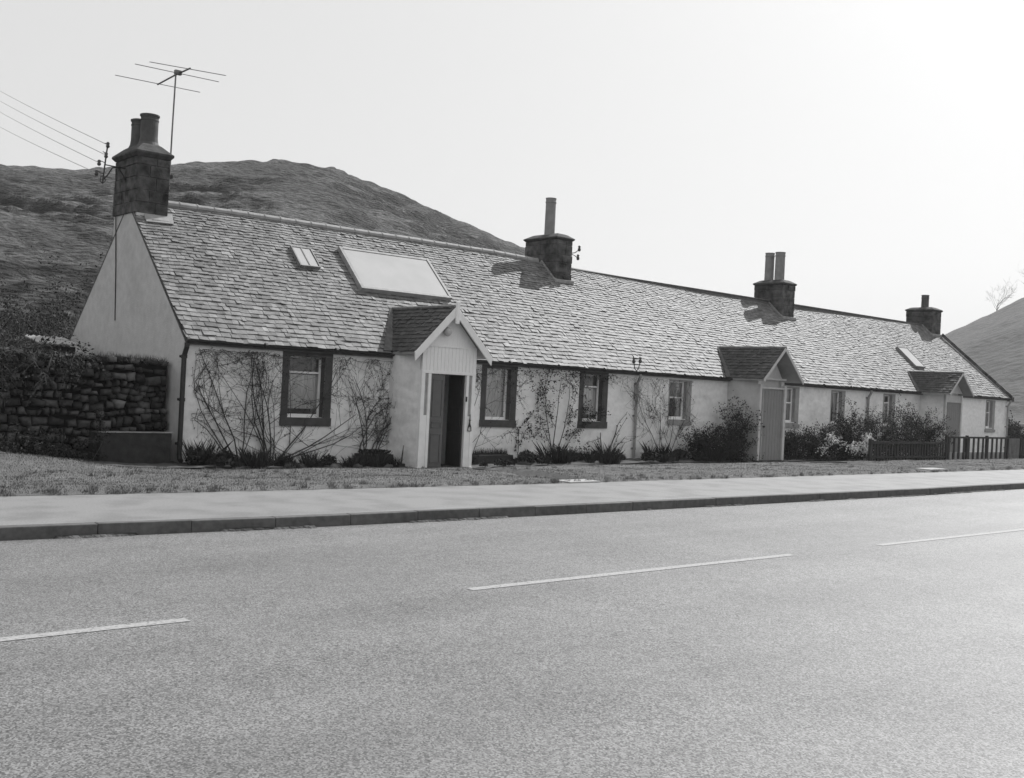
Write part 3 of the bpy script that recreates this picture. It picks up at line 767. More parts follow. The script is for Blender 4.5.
# porch one: white boarded, door leaf half open
p1l, p1r, p1y = 14.88, 16.5, 19.85
mb = MB(); mb.box(p1l, p1l + .14, p1y + .08, YF - .002, -.5, 2.36); mb.box(p1r - .14, p1r, p1y + .08, YF - .002, -.5, 2.36)
po1 = mb.build('porch', M['harl'], cot); po1['label'] = 'white boarded porch with a half open door, nearest the near gable'
mb = MB()   # front: corner posts, jambs, lintel boards
for a, b in ((p1l, p1l + .10), (p1l + .20, p1l + .28), (p1r - .28, p1r - .20), (p1r - .10, p1r)): mb.box(a, b, p1y, p1y + .08, -.32, 1.93)
for a, b in ((p1l + .10, p1l + .20), (p1r - .20, p1r - .10)): mb.box(a, b, p1y + .012, p1y + .06, -.32, .95)
mb.box(p1l - .01, p1l + .29, p1y - .02, p1y + .085, -.36, -.27); mb.box(p1r - .29, p1r + .01, p1y - .02, p1y + .085, -.36, -.27)
mb.box(p1l, p1r, p1y - .006, p1y + .08, 1.93, 2.0)
mb.build('door_surround', M['white'], po1, bevel=.005)
for k, (a, b) in enumerate(((p1l + .10, p1l + .20), (p1r - .20, p1r - .10))): mb = MB(); mb.poly([(a, p1y + .04, .95), (b, p1y + .04, .95), (b, p1y + .04, 1.93), (a, p1y + .04, 1.93)]); mb.build('side_light', M['frost'], po1)
mb = MB(); n = 15
for k in range(n):
    a, b = lerp(p1l, p1r, k / n), lerp(p1l, p1r, (k + 1) / n); mb.box(a + .003, b - .003, p1y, p1y + .04, 2.0, 2.56)
mb.box(p1l, p1r, p1y + .01, p1y + .05, 2.0, 2.56); mb.build('tongued_boards', M['board'], po1, bevel=.002)
mb = MB(); xc1 = 15.65
mb.prism_y([(p1l, 2.59), (p1r, 2.59), (xc1, 3.44)], p1y + .02, p1y + .06); mb.box(p1l + .02, p1r - .02, p1y - .02, p1y + .05, 2.56, 2.59)
mb.build('gable_panel', M['board'], po1)
ro1 = porch_roof(po1, xc1, 1.13, 2.40, 3.52, 19.66, .17, M['white'])
mb = MB(); mb.box(xc1 - .05, xc1 + .05, 19.58, 19.64, 3.12, 3.64); mb.build('finial_board', M['white'], ro1, bevel=.01)
mb = MB(); mb.tube([(15.5, 19.86, 2.98), (15.5, 19.78, 3.0)], .05, 10); mb.lathe((15.5, 19.76, 2.82), [(.02, 0), (.075, .03), (.1, .09), (.09, .16), (.05, .2)], 16); mb.build('lamp', M['gable'], po1, smooth=True)
# doors: left leaf shut, right leaf swung inwards
mb = MB(); dx0, dx1 = 15.17, 15.58
mb.box(dx0, dx1, p1y + .03, p1y + .07, -.26, 1.92)
for (za, zb) in ((-.16, .52), (.66, .80), (.92, 1.80)):
    x0, x1 = dx0 + .06, dx1 - .06
    for q in ((x0, x1, za, za + .02), (x0, x1, zb - .02, zb), (x0, x0 + .02, za, zb), (x1 - .02, x1, za, zb)): mb.box(q[0], q[1], p1y + .015, p1y + .03, q[2], q[3])
do = mb.build('door', M['doorgrey'], po1, bevel=.003)
mb = MB(); mb.box(16.17, 16.21, p1y + .07, p1y + .62, -.26, 1.92)
for z in (.1, .7, 1.4): mb.box(16.155, 16.17, p1y + .12, p1y + .57, z, z + .45)
d2 = mb.build('door', M['doordark'], po1); d2['label'] = 'door leaf swung open into the porch'
mb = MB()
for k in range(9): a = 15.1 + k * .13; mb.box(a, a + .126, YF + .05, YF + .09, -.3, 1.95)
mb.build('inner_door', M['doordark'], po1)
mb = MB(); mb.box(p1l + .1, p1r - .1, p1y - .12, YF, -.42, -.27); mb.build('door_step', M['trough'], po1, bevel=.01)
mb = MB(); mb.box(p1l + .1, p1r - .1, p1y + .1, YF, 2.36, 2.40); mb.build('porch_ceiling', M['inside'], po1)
mb = MB(); X, Y = 16.37, p1y - .012   # wrought iron boot pull shape
mb.tube([(X, Y, 1.0), (X, Y, .86), (X - .01, Y - .01, .78), (X, Y, .7)], [.008, .014, .02, .016], 8)
mb.tube([(X, Y, .80), (X - .045, Y, .68), (X - .05, Y, .60), (X, Y, .60), (X + .05, Y, .60), (X + .045, Y, .68), (X, Y, .80)], .011, 6)
mb.tube([(X - .035, Y, .86), (X + .035, Y, .86)], .008, 6)
mb.build('iron_handle', M['iron'], po1)
mb = MB(); mb.box(16.215, 16.25, p1y - .02, p1y, 1.30, 1.42); mb.build('latch', M['iron'], po1)

# porch two: open gable, plank door
p2l, p2r, p2y = 28.17, 29.6, 19.92
mb = MB(); mb.box(p2l, p2l + .16, p2y + .06, YF - .002, -.5, 2.32); mb.box(p2r - .16, p2r, p2y + .06, YF - .002, -.5, 2.32)
mb.box(p2l + .16, p2r - .16, p2y + .16, p2y + .22, 2.06, 2.4)
po2 = mb.build('porch', M['gable'], cot); po2['label'] = 'middle porch with a pale vertical plank door and open timber gable'
mb = MB(); mb.box(p2l - .01, p2l + .10, p2y - .04, p2y + .06, -.3, 2.2); mb.box(p2r - .11, p2r + .01, p2y - .04, p2y + .06, -.3, 2.2); mb.box(p2l + .10, p2r - .11, p2y - .03, p2y + .05, 2.07, 2.13)
mb.box(p2l + .2, p2l + .215, p2y - .02, p2y + .04, -.2, 2.07)
mb.box(p2l + .02, p2r - .02, p2y - .03, p2y + .05, 2.36, 2.42)
mb.build('door_surround', M['cream'], po2, bevel=.005)
mb = MB(); n = 7
for k in range(n): a, b = lerp(p2l + .2, p2r - .12, k / n), lerp(p2l + .2, p2r - .12, (k + 1) / n); mb.box(a + .004, b - .004, p2y + .02, p2y + .06, -.2, 2.06)
mb.box(p2l + .2, p2r - .12, p2y + .035, p2y + .075, -.2, 2.06)
do2 = mb.build('door', M['doorpale'], po2)
mb = MB(); mb.lathe((p2l + .32, p2y - .02, .84), [(.01, 0), (.035, .01), (.035, .05), (.01, .06)], 12); mb.build('handle', M['iron'], po2)
mb = MB(); mb.prism_y([(p2l + .04, 2.36), (p2r - .04, 2.36), (28.9, 3.25)], p2y + .1, p2y + .16); mb.build('gable_panel', M['gable'], po2)
porch_roof(po2, 28.85, 1.06, 2.36, 3.38, 19.5, .09, M['cream'])
mb = MB(); mb.box(p2l + .1, p2r - .1, p2y - .15, YF, -.4, -.2); mb.build('door_step', M['trough'], po2, bevel=.01)
# porch three, far end
p3l, p3r, p3y = 40.82, 42.22, 20.1
mb = MB(); mb.box(p3l, p3l + .16, p3y + .06, YF - .002, -.5, 2.3); mb.box(p3r - .16, p3r, p3y + .06, YF - .002, -.5, 2.3); mb.box(p3l + .16, p3r - .16, p3y + .08, p3y + .14, 2.0, 2.4)
po3 = mb.build('porch', M['harl'], cot); po3['label'] = 'far porch behind the railings with a grey plank door'
mb = MB(); mb.box(p3l - .01, p3l + .09, p3y - .03, p3y + .06, -.3, 2.3); mb.box(p3r - .09, p3r + .01, p3y - .03, p3y + .06, -.3, 2.3); mb.box(p3l + .09, p3r - .09, p3y - .02, p3y + .05, 2.0, 2.07)
mb.box(p3l + .09, p3r - .09, p3y, p3y + .05, 2.07, 2.28)
mb.build('door_surround', M['cream'], po3)
mb = MB(); n = 7
for k in range(n): a, b = lerp(p3l + .09, p3r - .09, k / n), lerp(p3l + .09, p3r - .09, (k + 1) / n); mb.box(a + .004, b - .004, p3y + .02, p3y + .06, -.2, 2.0)
mb.box(p3l + .09, p3r - .09, p3y + .035, p3y + .07, -.2, 2.0); mb.build('door', M['doorpale'], po3)
mb = MB(); mb.prism_y([(p3l + .1, 2.36), (p3r - .1, 2.36), (41.25, 3.05)], p3y - .1, p3y - .05); mb.build('gable_panel', M['gable'], po3)
porch_roof(po3, 41.15, .98, 2.34, 3.16, 19.6, .08, M['cream'])

# ------------------------------------------------------------------ aerial, insulators, wires
ae = thing('tv_aerial', 'three element television aerial on a thin mast strapped to the near chimney', 'aerial', (10.62, 24.5, 6.1))
mb = MB(); mb.tube([(10.64, 24.56, 6.0), (10.66, 24.58, 7.5), (10.69, 24.60, 8.86)], .019, 6); mb.box(10.66, 10.82, 24.55, 24.65, 8.76, 8.86); mb.build('mast', M['alu'], ae)
def onZ(px, py, Z):
    a = (px - 512) / FPX; b = (389 - py) / FPX; a0 = a * c_ - b * s_; b0 = b * c_ + a * s_
    return (fw + rt * a0 + up * b0), Z
import_elems = [((9.24, 24.43), (11.20, 24.04)), ((9.68, 24.62), (11.60, 24.62)), ((9.95, 24.75), (11.85, 24.72))]
zA = 8.82
mb = MB(); mb.tube([(10.84, 26.0, 8.8), (10.79, 24.95, 8.81), (10.76, 23.98, 8.8)], .02, 6); mb.build('boom', M['alu'], ae)
for (a, b) in [((9.79, 26.05, 8.8), (11.87, 25.80, 8.8)), ((9.74, 24.72, 8.8), (11.74, 24.50, 8.8)), ((9.9, 24.27, 8.8), (11.6, 23.85, 8.8))]:
    mb = MB(); mb.tube([a, b], .009, 5); mb.build('element', M['alu'], ae)
mb = MB(); mb.tube([(10.40, 24.5, 6.28), (10.66, 24.5, 6.28)], .015, 6); mb.box(10.57, 10.67, 24.44, 24.56, 6.24, 6.32); mb.build('bracket', M['iron'], ae); mb = MB(); mb.tube([(10.42, 24.5, 6.08), (10.64, 24.5, 6.08)], .012, 6); mb.build('bracket', M['iron'], ae)

br = thing('insulator_bracket', 'black iron bracket with wire insulators on the left side of the near chimney', 'bracket', (9.7, 24.9, 6.2))
mb = MB()
mb.tube([(9.72, 24.7, 5.9), (9.60, 24.7, 6.15), (9.46, 24.7, 6.33), (9.33, 24.7, 6.30), (9.22, 24.7, 6.10), (9.15, 24.7, 6.02)], .018, 6)
mb.tube([(9.72, 24.7, 6.33), (9.15, 24.7, 6.34)], .013, 6); mb.tube([(9.12, 24.7, 5.9), (9.15, 24.7, 6.3), (9.20, 24.7, 6.85)], .017, 6)
for z in (6.12, 6.38, 6.6, 6.8): mb.tube([(9.15 + (z - 6.1) * .07, 24.7, z), (9.0 + (z - 6.1) * .18, 24.7, z + .03)], .009, 5)
mb.tube([(9.12, 24.7, 5.9), (9.06, 24.7, 5.95), (9.08, 24.7, 6.06), (9.15, 24.7, 6.08), (9.19, 24.7, 5.98), (9.12, 24.7, 5.9)], .009, 5)
mb.build('arm', M['iron'], br)
pts4 = [(9.20, 24.7, 6.80), (9.17, 24.7, 6.56), (9.02, 24.7, 6.36), (8.97, 24.7, 6.12)]
for p in pts4:
    mb = MB(); mb.lathe((p[0], p[1], p[2] - .05), [(.015, -.02), (.04, 0), (.045, .03), (.028, .05), (.042, .08), (.03, .11), (.01, .12)], 12); mb.build('insulator', M['porcelain'], br, smooth=True)
for k, (p, py) in enumerate(zip(pts4, (88, 98, 109, 124))):
    d, _ = onZ(0, py, 0); far = Vector((0, 0, H)) + d * 46.0; p = Vector(p)
    end = p + (far - p) * 2.0
    mb = MB(); n = 20
    mb.tube([p.lerp(end, i / n) + Vector((0, 0, -.25 * (4 * (i / n) * (1 - i / n)) * .5)) for i in range(n + 1)], .0065, 4)
    o = mb.build('overhead_wire', M['wire'])
    lab = ('topmost', 'second from top', 'third from top', 'lowest')[k]
    tag(o, f'{lab} of the four thin wires crossing the sky left of the near chimney', 'wire', 'overhead wires to the near chimney')
def small_ins(name, label, base, pins, m=M['iron']):
    t = thing(name, label, 'bracket', base); mb = MB(); b = Vector(base)
    for p in pins: mb.tube([b, b + Vector((p[0] * .6, p[1] * .6, p[2] * .3)), b + Vector(p)], .014, 6)
    mb.build('arm', M['iron'], t)
    for p in pins:
        q = b + Vector(p); mb = MB(); mb.lathe(q, [(.015, -.06), (.045, -.04), (.05, .02), (.03, .05), (.045, .09), (.02, .13)], 12); mb.build('insulator', M['porcelain'], t, smooth=True)
small_ins('insulator_bracket', 'small iron insulator bracket on the right face of the chimney with one tall pot', (23.5, 24.0, 6.0), [(.34, -.1, .16), (.30, -.1, -.12)])
small_ins('insulator_bracket', 'pair of upright black insulators on the eave above the pale downpipe', (23.45, 20.9, 2.36), [(-.16, -.02, .28), (.12, -.02, .30)])
small_ins('insulator_bracket', 'tiny insulator on the right face of the far chimney', (47.96, 24.3, 5.95), [(.14, 0, .05)])

# ------------------------------------------------------------------ drystone wall, trough, shed
dw = thing('drystone_wall', 'dark drystone rubble wall running left from the near gable, turf along its top', 'wall', (5, 21.7, -.3))
mb = MB(); mb.box(-8, 9.62, 21.84, 22.3, -.5, 1.86); mb.build('wall_core', M['wallcore'], dw)
mb = MB(); rr = random.Random(8)
z = -.35
while z < 1.84:
    h = rr.uniform(.09, .22); h = min(h, 1.93 - z)
    x = -8 + rr.uniform(0, .3)
    while x < 9.58:
        wd = rr.uniform(.08, .24) * (1.3 if h > .15 else 1) * (1.5 if rr.random() < .1 else 1); b = min(x + wd, 9.60)
        if b - x > .07:
            g = .012; y = 21.68 + rr.uniform(-.05, .08); hh = h * rr.uniform(.78, 1.08)
            dz0 = .16 * nz(x * 1.2, z * 1.1); j = lambda s=.034: rr.uniform(-s, s)
            mb.tone = rr.choice((.5, .7, 1, 1, 1.3, 1.9)) * rr.uniform(.8, 1.2)
            x0, x1, z0, z1 = x + g, b - g, z + g + dz0, z + hh - g + dz0
            ang = rr.gauss(0, .07); cx_, cz_ = (x0 + x1) / 2, (z0 + z1) / 2; dp = rr.uniform(0, .035)
            def ro_(px, pz): return (cx_ + (px - cx_) * math.cos(ang) - (pz - cz_) * math.sin(ang), cz_ + (px - cx_) * math.sin(ang) + (pz - cz_) * math.cos(ang))
            q = [ro_(x0 + j(), z0 + j(.02)), ro_(x1 + j(), z0 + j(.02)), ro_(x1 + j(), z1 + j(.028)), ro_(x0 + j(), z1 + j(.028))]
            mid = [((q[i][0] + q[(i + 1) % 4][0]) / 2 + j(.012), (q[i][1] + q[(i + 1) % 4][1]) / 2 + j(.012)) for i in range(4)]
            ol = [v for pr_ in zip(q, mid) for v in pr_]; inn = [(cx_ + (u - cx_) * .62, cz_ + (v - cz_) * .62) for u, v in ol]
            bb_ = len(mb.V); mb.V += [(u, y + .27, v) for u, v in ol] + [(u, y + .03 + dp + j(.012), v) for u, v in ol] + [(u, y - .02 + j(.015), v) for u, v in inn]
            for i in range(8):
                k2 = (i + 1) % 8; mb.face([bb_ + i, bb_ + k2, bb_ + 8 + k2, bb_ + 8 + i]); mb.face([bb_ + 8 + i, bb_ + 8 + k2, bb_ + 16 + k2, bb_ + 16 + i])
            mb.face([bb_ + 16 + i for i in range(8)])
        x += wd
    z += h
mb.tone = 1
mb.build('stones', M['stone'], dw, smooth=True)
mb = MB(); rr = random.Random(9)     # turf and dead grass capping
for k in range(7000):
    x = rr.uniform(-4, 9.6); y = rr.uniform(21.66, 22.35); h = rr.uniform(.04, .13) * (1.2 + .8 * nz(x * 1.5, 3)); dn = rr.random() < .3
    z = 1.86 + .05 * nz(x * 1.2, 1); a = rr.uniform(0, 6.28); wd = .008; mb.tone = rr.uniform(.4, 1.1)
    mb.poly([(x - wd * math.cos(a), y - wd * math.sin(a), z), (x + wd * math.cos(a), y + wd * math.sin(a), z), (x + rr.gauss(0, .05), y + rr.gauss(-.05 if dn else 0, .05), z + (h if not dn else -h * .6))])
mb.build('turf_capping', M['deadgrass'], dw)
tr = thing('stone_trough', 'low dark stone trough against the drystone wall beside the downpipe', 'trough', (8.6, 21.2, -.3))
mb = MB(); x0, x1, y0, y1 = 7.95, 9.42, 20.98, 21.62
mb.box(x0, x1, y0, y0 + .1, -.4, .40); mb.box(x0, x1, y1 - .1, y1, -.4, .40); mb.box(x0, x0 + .1, y0 + .1, y1 - .1, -.4, .395); mb.box(x1 - .1, x1, y0 + .1, y1 - .1, -.4, .395); mb.box(x0 + .1, x1 - .1, y0 + .1, y1 - .1, -.4, -.1)
mb.build('basin', M['trough'], tr, bevel=.02)
mb = MB(); mb.box(x0 - .01, x1 + .01, y0 - .015, y0 + .11, .401, .425); mb.build('rim', M['mortar'], tr, bevel=.006)
sh = thing('lean_to_shed', 'low shed with a pale sloping sheet roof, just showing behind the drystone wall', 'shed', (8, 26, -.3))
mb = MB(); mb.box(8.2, 9.0, 25.55, 26.4, -.4, 2.13); mb.build('wall', M['inside'], sh)
mb = MB()
for k in range(7):
    a = 8.15 + k * .13; mb.hexa([(a, 25.4, 2.15), (a + .065, 25.4, 2.18), (a + .065, 26.5, 2.36), (a, 26.5, 2.33), (a, 25.4, 2.17), (a + .065, 25.4, 2.20), (a + .065, 26.5, 2.38), (a, 26.5, 2.35)])
    mb.hexa([(a + .065, 25.4, 2.18), (a + .13, 25.4, 2.15), (a + .13, 26.5, 2.33), (a + .065, 26.5, 2.36), (a + .065, 25.4, 2.20), (a + .13, 25.4, 2.17), (a + .13, 26.5, 2.35), (a + .065, 26.5, 2.38)])
mb.build('roof', M['slab'], sh)

# ------------------------------------------------------------------ planting
def grow(mb, p, d, L, r, depth, rng, plane=None, wob=.35, lift=.15, kids=(3, 5), tips=None, spread=.9, rmin=.004, seg=5, shrink=.55, sag=0):
    pts = [Vector(p)]; rad = [r]; d = Vector(d).normalized(); q = Vector(p)
    for i in range(seg):
        d = (d + Vector((rng.gauss(0, wob), rng.gauss(0, wob * (.25 if plane else 1)), rng.gauss(0, wob) + lift - sag * (i / seg))) * .45).normalized()
        q = q + d * (L / seg)
        if plane: q.y = min(q.y, plane - .015); q.y = max(q.y, plane - .32)
        if q.z < -.2: q.z = -.2
        if plane and q.x < 9.86: q.x = 9.86 + rng.uniform(0, .14); d.x = abs(d.x)
        if plane and q.z > 2.2: q.z = 2.2 - rng.uniform(0, .08); d.z = -abs(d.z) * .3
        pts.append(q.copy()); rad.append(max(rmin * .7, r * (1 - .65 * (i + 1) / seg)))
    mb.tube(pts, rad, 5 if r > .008 else 3, cap=False)
    if tips is not None and depth <= 1: tips += pts[1:]
    if depth > 0:
        for k in range(rng.randint(*kids)):
            i = rng.randint(1, seg); b = pts[i]; nd = (pts[i] - pts[i - 1]).normalized()
            sd = Vector((rng.gauss(0, spread), rng.gauss(0, spread * (.3 if plane else 1)), rng.gauss(0, spread * .8)))
            grow(mb, b, nd + sd, L * rng.uniform(.35, .75) * shrink / .55, max(rmin, rad[i] * .62), depth - 1, rng, plane, wob, lift, kids, tips, spread, rmin, seg, shrink, sag)
def leaves(tips, n, size, rng, jit=.06, up=None):
    mb = MB()
    for _ in range(n):
        p = rng.choice(tips); mb.leaf((p.x + rng.gauss(0, jit), p.y + rng.gauss(0, jit), p.z + rng.gauss(0, jit)), size * rng.uniform(.6, 1.4), rng, up=up)
    return mb
def climber(name, label, base, fans, seed, lf=0, lsize=.03, group=None, cat='climbing plant', m='vine', wob=.3, sag=0, kids=(3, 5), lmat='leaf', rmin=.0042, depth=3, jit=.05):
    rng = random.Random(seed); t = thing(name, label, cat, (base[0], YF - .1, -.25), group); mb = MB(); tips = []
    for (x, dx, dz, L, r) in fans:
        grow(mb, (x, YF - .06, -.25), (dx, -.05, dz), L, r, depth, rng, plane=YF, wob=wob, lift=.1, kids=kids, tips=tips, sag=sag, rmin=rmin)
    mb.build('stems', M[m], t)
    if lf: leaves(tips, lf, lsize, rng, jit if lf > 1000 else .018).build('foliage', M[lmat], t)
    return t
climber('climbing_rose', 'bare fan of climbing stems on the wall between near downpipe and first window', (11, 0),
        [(10.9, -.9, 1, 2.3, .016), (10.95, -.45, 1, 2.6, .018), (11.0, -.2, 1, 2.7, .018), (11.05, .15, 1, 2.6, .015), (10.9, -1.3, .9, 1.7, .016), (11.0, .5, 1, 2.2, .012), (11.0, -.6, 1, 2.3, .012)], 21, 500, .022, wob=.34, m='bark', kids=(2, 4))
climber('climbing_rose', 'dense upright bare climber close to the left side of the first window', (11.7, 0),
        [(11.65, -.35, 1, 2.5, .02), (11.7, -.15, 1, 2.6, .018), (11.75, 0, 1, 2.2, .02), (11.75, -.25, 1, 2.5, .016), (11.8, .1, 1, 1.6, .012), (11.7, -.5, 1, 2.4, .014)], 22, 500, .022, wob=.30, m='bark', kids=(2, 4))
climber('climbing_rose', 'long bare branches sweeping right under the first window', (11.9, 0),
        [(11.85, 1.5, .75, 2.3, .02), (11.9, 1.2, .9, 2.6, .018), (11.95, 1.9, .6, 2.4, .016), (11.9, 2.2, .45, 2.0, .014), (11.95, .6, .7, 1.0, .012)], 23, 200, .022, wob=.26, m='bark', kids=(2, 4))
climber('climbing_honeysuckle', 'tangled drooping climber on the wall left of the white porch', (14.3, 0),
        [(14.1, 0, 1, 2.0, .02), (14.2, .1, 1, 2.2, .018), (14.35, .15, 1, 2.2, .02), (14.45, .2, 1, 2.1, .016), (14.3, -.15, 1, 2.1, .016), (14.5, .25, 1, 1.7, .014)], 24, 900, .025, wob=.36, sag=.6, kids=(3, 5))
climber('climbing_honeysuckle', 'thin climber beside the right side of the white porch, hanging over the second window', (17.4, 0),
        [(17.35, .05, 1, 2.1, .014), (17.45, .15, 1, 2.2, .014), (17.5, .3, 1, 1.9, .01)], 25, 420, .03, wob=.3, sag=.3)
climber('climbing_shrub', 'leafy climber fanning over the white wall between the second and third windows', (20.5, 0),
        [(20.4, -.05, 1, 2.3, .018), (20.5, -.3, 1, 2.2, .016), (20.55, .2, 1, 2.2, .016), (20.5, -.55, 1, 1.6, .012), (20.6, .5, 1, 1.3, .012)], 26, 2600, .034, wob=.26, jit=.05, m='bark', kids=(2, 4), depth=2)
climber('bare_shrub', 'small forked leafless shrub under the third window', (22.6, 0),
        [(22.35, -.05, 1, .8, .03), (22.5, .5, 1, 1.1, .03), (22.55, .8, 1, 1.0, .02)], 27, 90, .03, cat='shrub', kids=(1, 3), rmin=.009, wob=.2, depth=1)
climber('small_plant', 'single short leafy stem against the wall right of the second window', (19.0, 0), [(19.1, .0, 1, .9, .012)], 28, 130, .04, cat='plant', depth=1)
climber('climbing_rose', 'sparse bare climber rising beside the pale downpipe', (24.4, 0),
        [(25.0, -.7, 1, 2.3, .014), (25.1, -.3, 1, 1.5, .014), (25.2, .2, 1, 1.6, .014), (25.3, .5, 1, 1.5, .012), (24.9, -.2, 1, 1.4, .012)], 29, 250, .03, wob=.2, m='bark')

def shrub(name, label, x, y, z, rx, ry, h, seed, nstem=12, nleaf=2500, lsize=.05, m='leaf', blossom=0, group=None, cat='shrub', upright=.6, depth=2, twig='bark'):
    rng = random.Random(seed); t = thing(name, label, cat, (x, y, z), group); mb = MB(); tips = []
    for k in range(nstem):
        a = 2 * pi * k / nstem + rng.uniform(-.3, .3); q = rng.uniform(.15, 1)
        d = Vector((math.cos(a) * rx * q, math.sin(a) * ry * q, h * rng.uniform(.7, 1.05)))
        grow(mb, (x + rng.uniform(-.1, .1), y + rng.uniform(-.1, .1), z - .03), d, d.length * .85, .016, depth, rng, wob=.25, lift=.05 * upright, kids=(2, 4), tips=tips, spread=.7, rmin=.005, seg=4)
    mb.build('stems', M[twig], t)
    tips = [p for p in tips if p.y < YF + .3 or y > 22] or tips
    tips += [Vector((x + rng.gauss(0, rx * .5), y + rng.gauss(0, ry * .5), z + rng.uniform(.02, h * .4))) for _ in range(len(tips) // 4)]
    if nleaf: leaves(tips, int(nleaf * 1.9), lsize * .72, rng, lsize * 1.3).build('foliage', M[m], t)
    if blossom:
        bt = sorted([p for p in tips if p.z > z + h * .35] or tips, key=lambda p: p.y)[:60]
        cl = [rng.choice(bt) for _ in range(6)]; mb = MB()
        for _ in range(blossom):
            p = rng.choice(cl); mb.leaf((p.x + rng.gauss(0, .10), p.y + rng.gauss(0, .08) - .10, p.z + rng.gauss(0, .09)), .05, rng)
        mb.build('blossom', M['blossom'], t)
    return t
shrub('evergreen_shrub', 'dark rounded bush under the fourth window', 26.1, 20.45, -.25, .7, .45, .8, 31, 16, 2800, .05)
shrub('evergreen_shrub', 'tall dark bush crowding the left side of the middle porch', 27.55, 20.4, -.25, .45, .4, 1.45, 32, 14, 2200, .05)
shrub('evergreen_shrub', 'low dark bush filling the gap before the middle porch', 26.8, 20.1, -.25, .7, .4, .7, 33, 14, 2400, .05)
shrub('flowering_shrub', 'low bush with a few pale flowers, second bush right of the middle porch', 31.9, 20.1, -.25, .9, .45, .85, 34, 16, 3600, .05, blossom=260)
shrub('flowering_shrub', 'bush with a large pale clump of blossom left of the picket fence', 33.3, 19.9, -.25, .95, .5, 1.25, 35, 18, 4600, .05, blossom=900)
shrub('evergreen_shrub', 'dark rounded bush just right of the middle porch', 30.6, 20.3, -.25, .8, .4, .95, 36, 14, 3200, .05)
hl = ['thin twiggy shrub at the left end of the picket fence', 'second twiggy shrub behind the picket fence', 'middle shrub behind the picket fence', 'dense dark shrub behind the right half of the picket fence', 'last dark shrub behind the picket fence, by the open railings']
for k, xx in enumerate((34.6, 35.8, 36.9, 38.2, 39.3)):
    shrub('hedge_shrub', hl[k], xx, 20.05, -.25, .75, .45, (1.35, 1.4, 1.4, 1.5, 1.45)[k], 40 + k, 16, (1800, 2000, 2400, 3600, 3600)[k], .045, group='shrubs behind the picket fence')

# low border plants along the wall foot
def tuft(kind, seed, lab):
    rng = random.Random(seed); t = thing('border_plant', lab, 'plant', (0, 0, 0)); mb = MB()
    for k in range(170 if kind == 0 else 260):
        a = rng.uniform(0, 6.28); q = rng.random() ** .6 * .2; h = rng.uniform(.12, .36) if kind == 0 else rng.uniform(.05, .24)
        x, y = q * math.cos(a), q * math.sin(a) * .8; mb.tone = rng.uniform(.5, 1.5)
        if kind == 0:
            lx, ly = rng.gauss(0, .10) + x * .8, rng.gauss(0, .10) + y * .8; wd = .008
            mb.poly([(x - wd, y, -.03), (x + wd, y, -.03), (x + lx * .5 + wd * .7, y + ly * .5, h * .6), (x + lx, y + ly, h), (x + lx * .5 - wd * .7, y + ly * .5, h * .6)])
        else: mb.leaf((x, y, h * (1 - q * 2.2)), rng.uniform(.03, .06), rng)
    mb.tone = 1; mb.build('leaves', M['leaf'], t); return t
LSP = 'clump of low spiky leaves in the dark bed along the cottage wall foot'
LRD = 'small rounded leafy clump in the dark bed along the cottage wall foot'
protos = [tuft(0, 1, LSP), tuft(1, 2, LRD), tuft(0, 3, LSP)]; rr = random.Random(77); used = [0, 0, 0]
spots = [16.7, 16.95, 17.2, 17.5, 17.8, 18.1, 18.35, 26.0, 9.75, 9.95, 10.05, 10.5, 10.75, 11.05, 11.4, 11.7, 12.0, 12.25, 12.5, 12.8, 13.05, 13.35, 13.6, 13.9, 14.3, 18.6, 19.1, 19.65, 20.3, 20.9, 21.45, 22.0, 22.7, 23.1, 23.8, 24.2, 24.6, 25.0, 25.4, 10.1, 10.35, 10.6, 10.9, 11.2, 11.55, 11.8, 12.1, 12.4, 12.65, 12.9, 13.2, 13.5, 13.75, 14.0, 18.5, 18.75, 19.0, 19.25, 19.5, 19.8, 20.1, 20.4, 20.7, 21.0, 21.3, 21.6, 21.9, 22.2, 22.5, 22.9, 23.3, 23.6, 24.0, 24.4, 24.8, 25.2, 25.6]
for i, x in enumerate(spots):
    if (i > 4 and rr.random() < .25): continue
    x += rr.uniform(-.15, .15); k = rr.randint(0, 2); y = bed_y(x) + rr.uniform(.05, 1.0); s = rr.choice((.5, .6, .8, 1.0, 1.45)) * rr.uniform(.85, 1.1)
    loc = (x, y, ground_z(x, y) + .05); rz = rr.uniform(0, 6)
    if not used[k]: o = protos[k]; o.location = loc; o.rotation_euler = (0, 0, rz); o.scale = (s, s, s); used[k] = 1
    else: o = copy_tree(protos[k], loc, rz, s)
    o['group'] = 'spiky border plants' if k != 1 else 'rounded border plants'
# field stones edging the bed
mb0 = None
def rock(seed):
    rng = random.Random(seed); mb = MB(); n = 8; prof = [(.02, 0), (.12, .01), (.14, .06), (.10, .11), (.02, .13)]
    mb.lathe((0, 0, 0), prof, n); mb.V = [(x * rng.uniform(.8, 1.2), y * rng.uniform(.7, 1.1), z * rng.uniform(.8, 1.1)) for x, y, z in mb.V]
    return mb.build('edging_stone', M['stack'], smooth=True)
r0 = rock(4)
for i, x in enumerate((11.5, 11.75, 13.1, 13.9, 12.55)):
    o = r0 if i == 0 else r0.copy()
    if i: C.objects.link(o)
    y = bed_y(x) + .08; o.location = (x, y, ground_z(x, y)); o.rotation_euler = (0, 0, i * 1.3)
    tag(o, 'small rounded stone at the front edge of the flower bed below the first window', 'stone', 'bed edging stones')
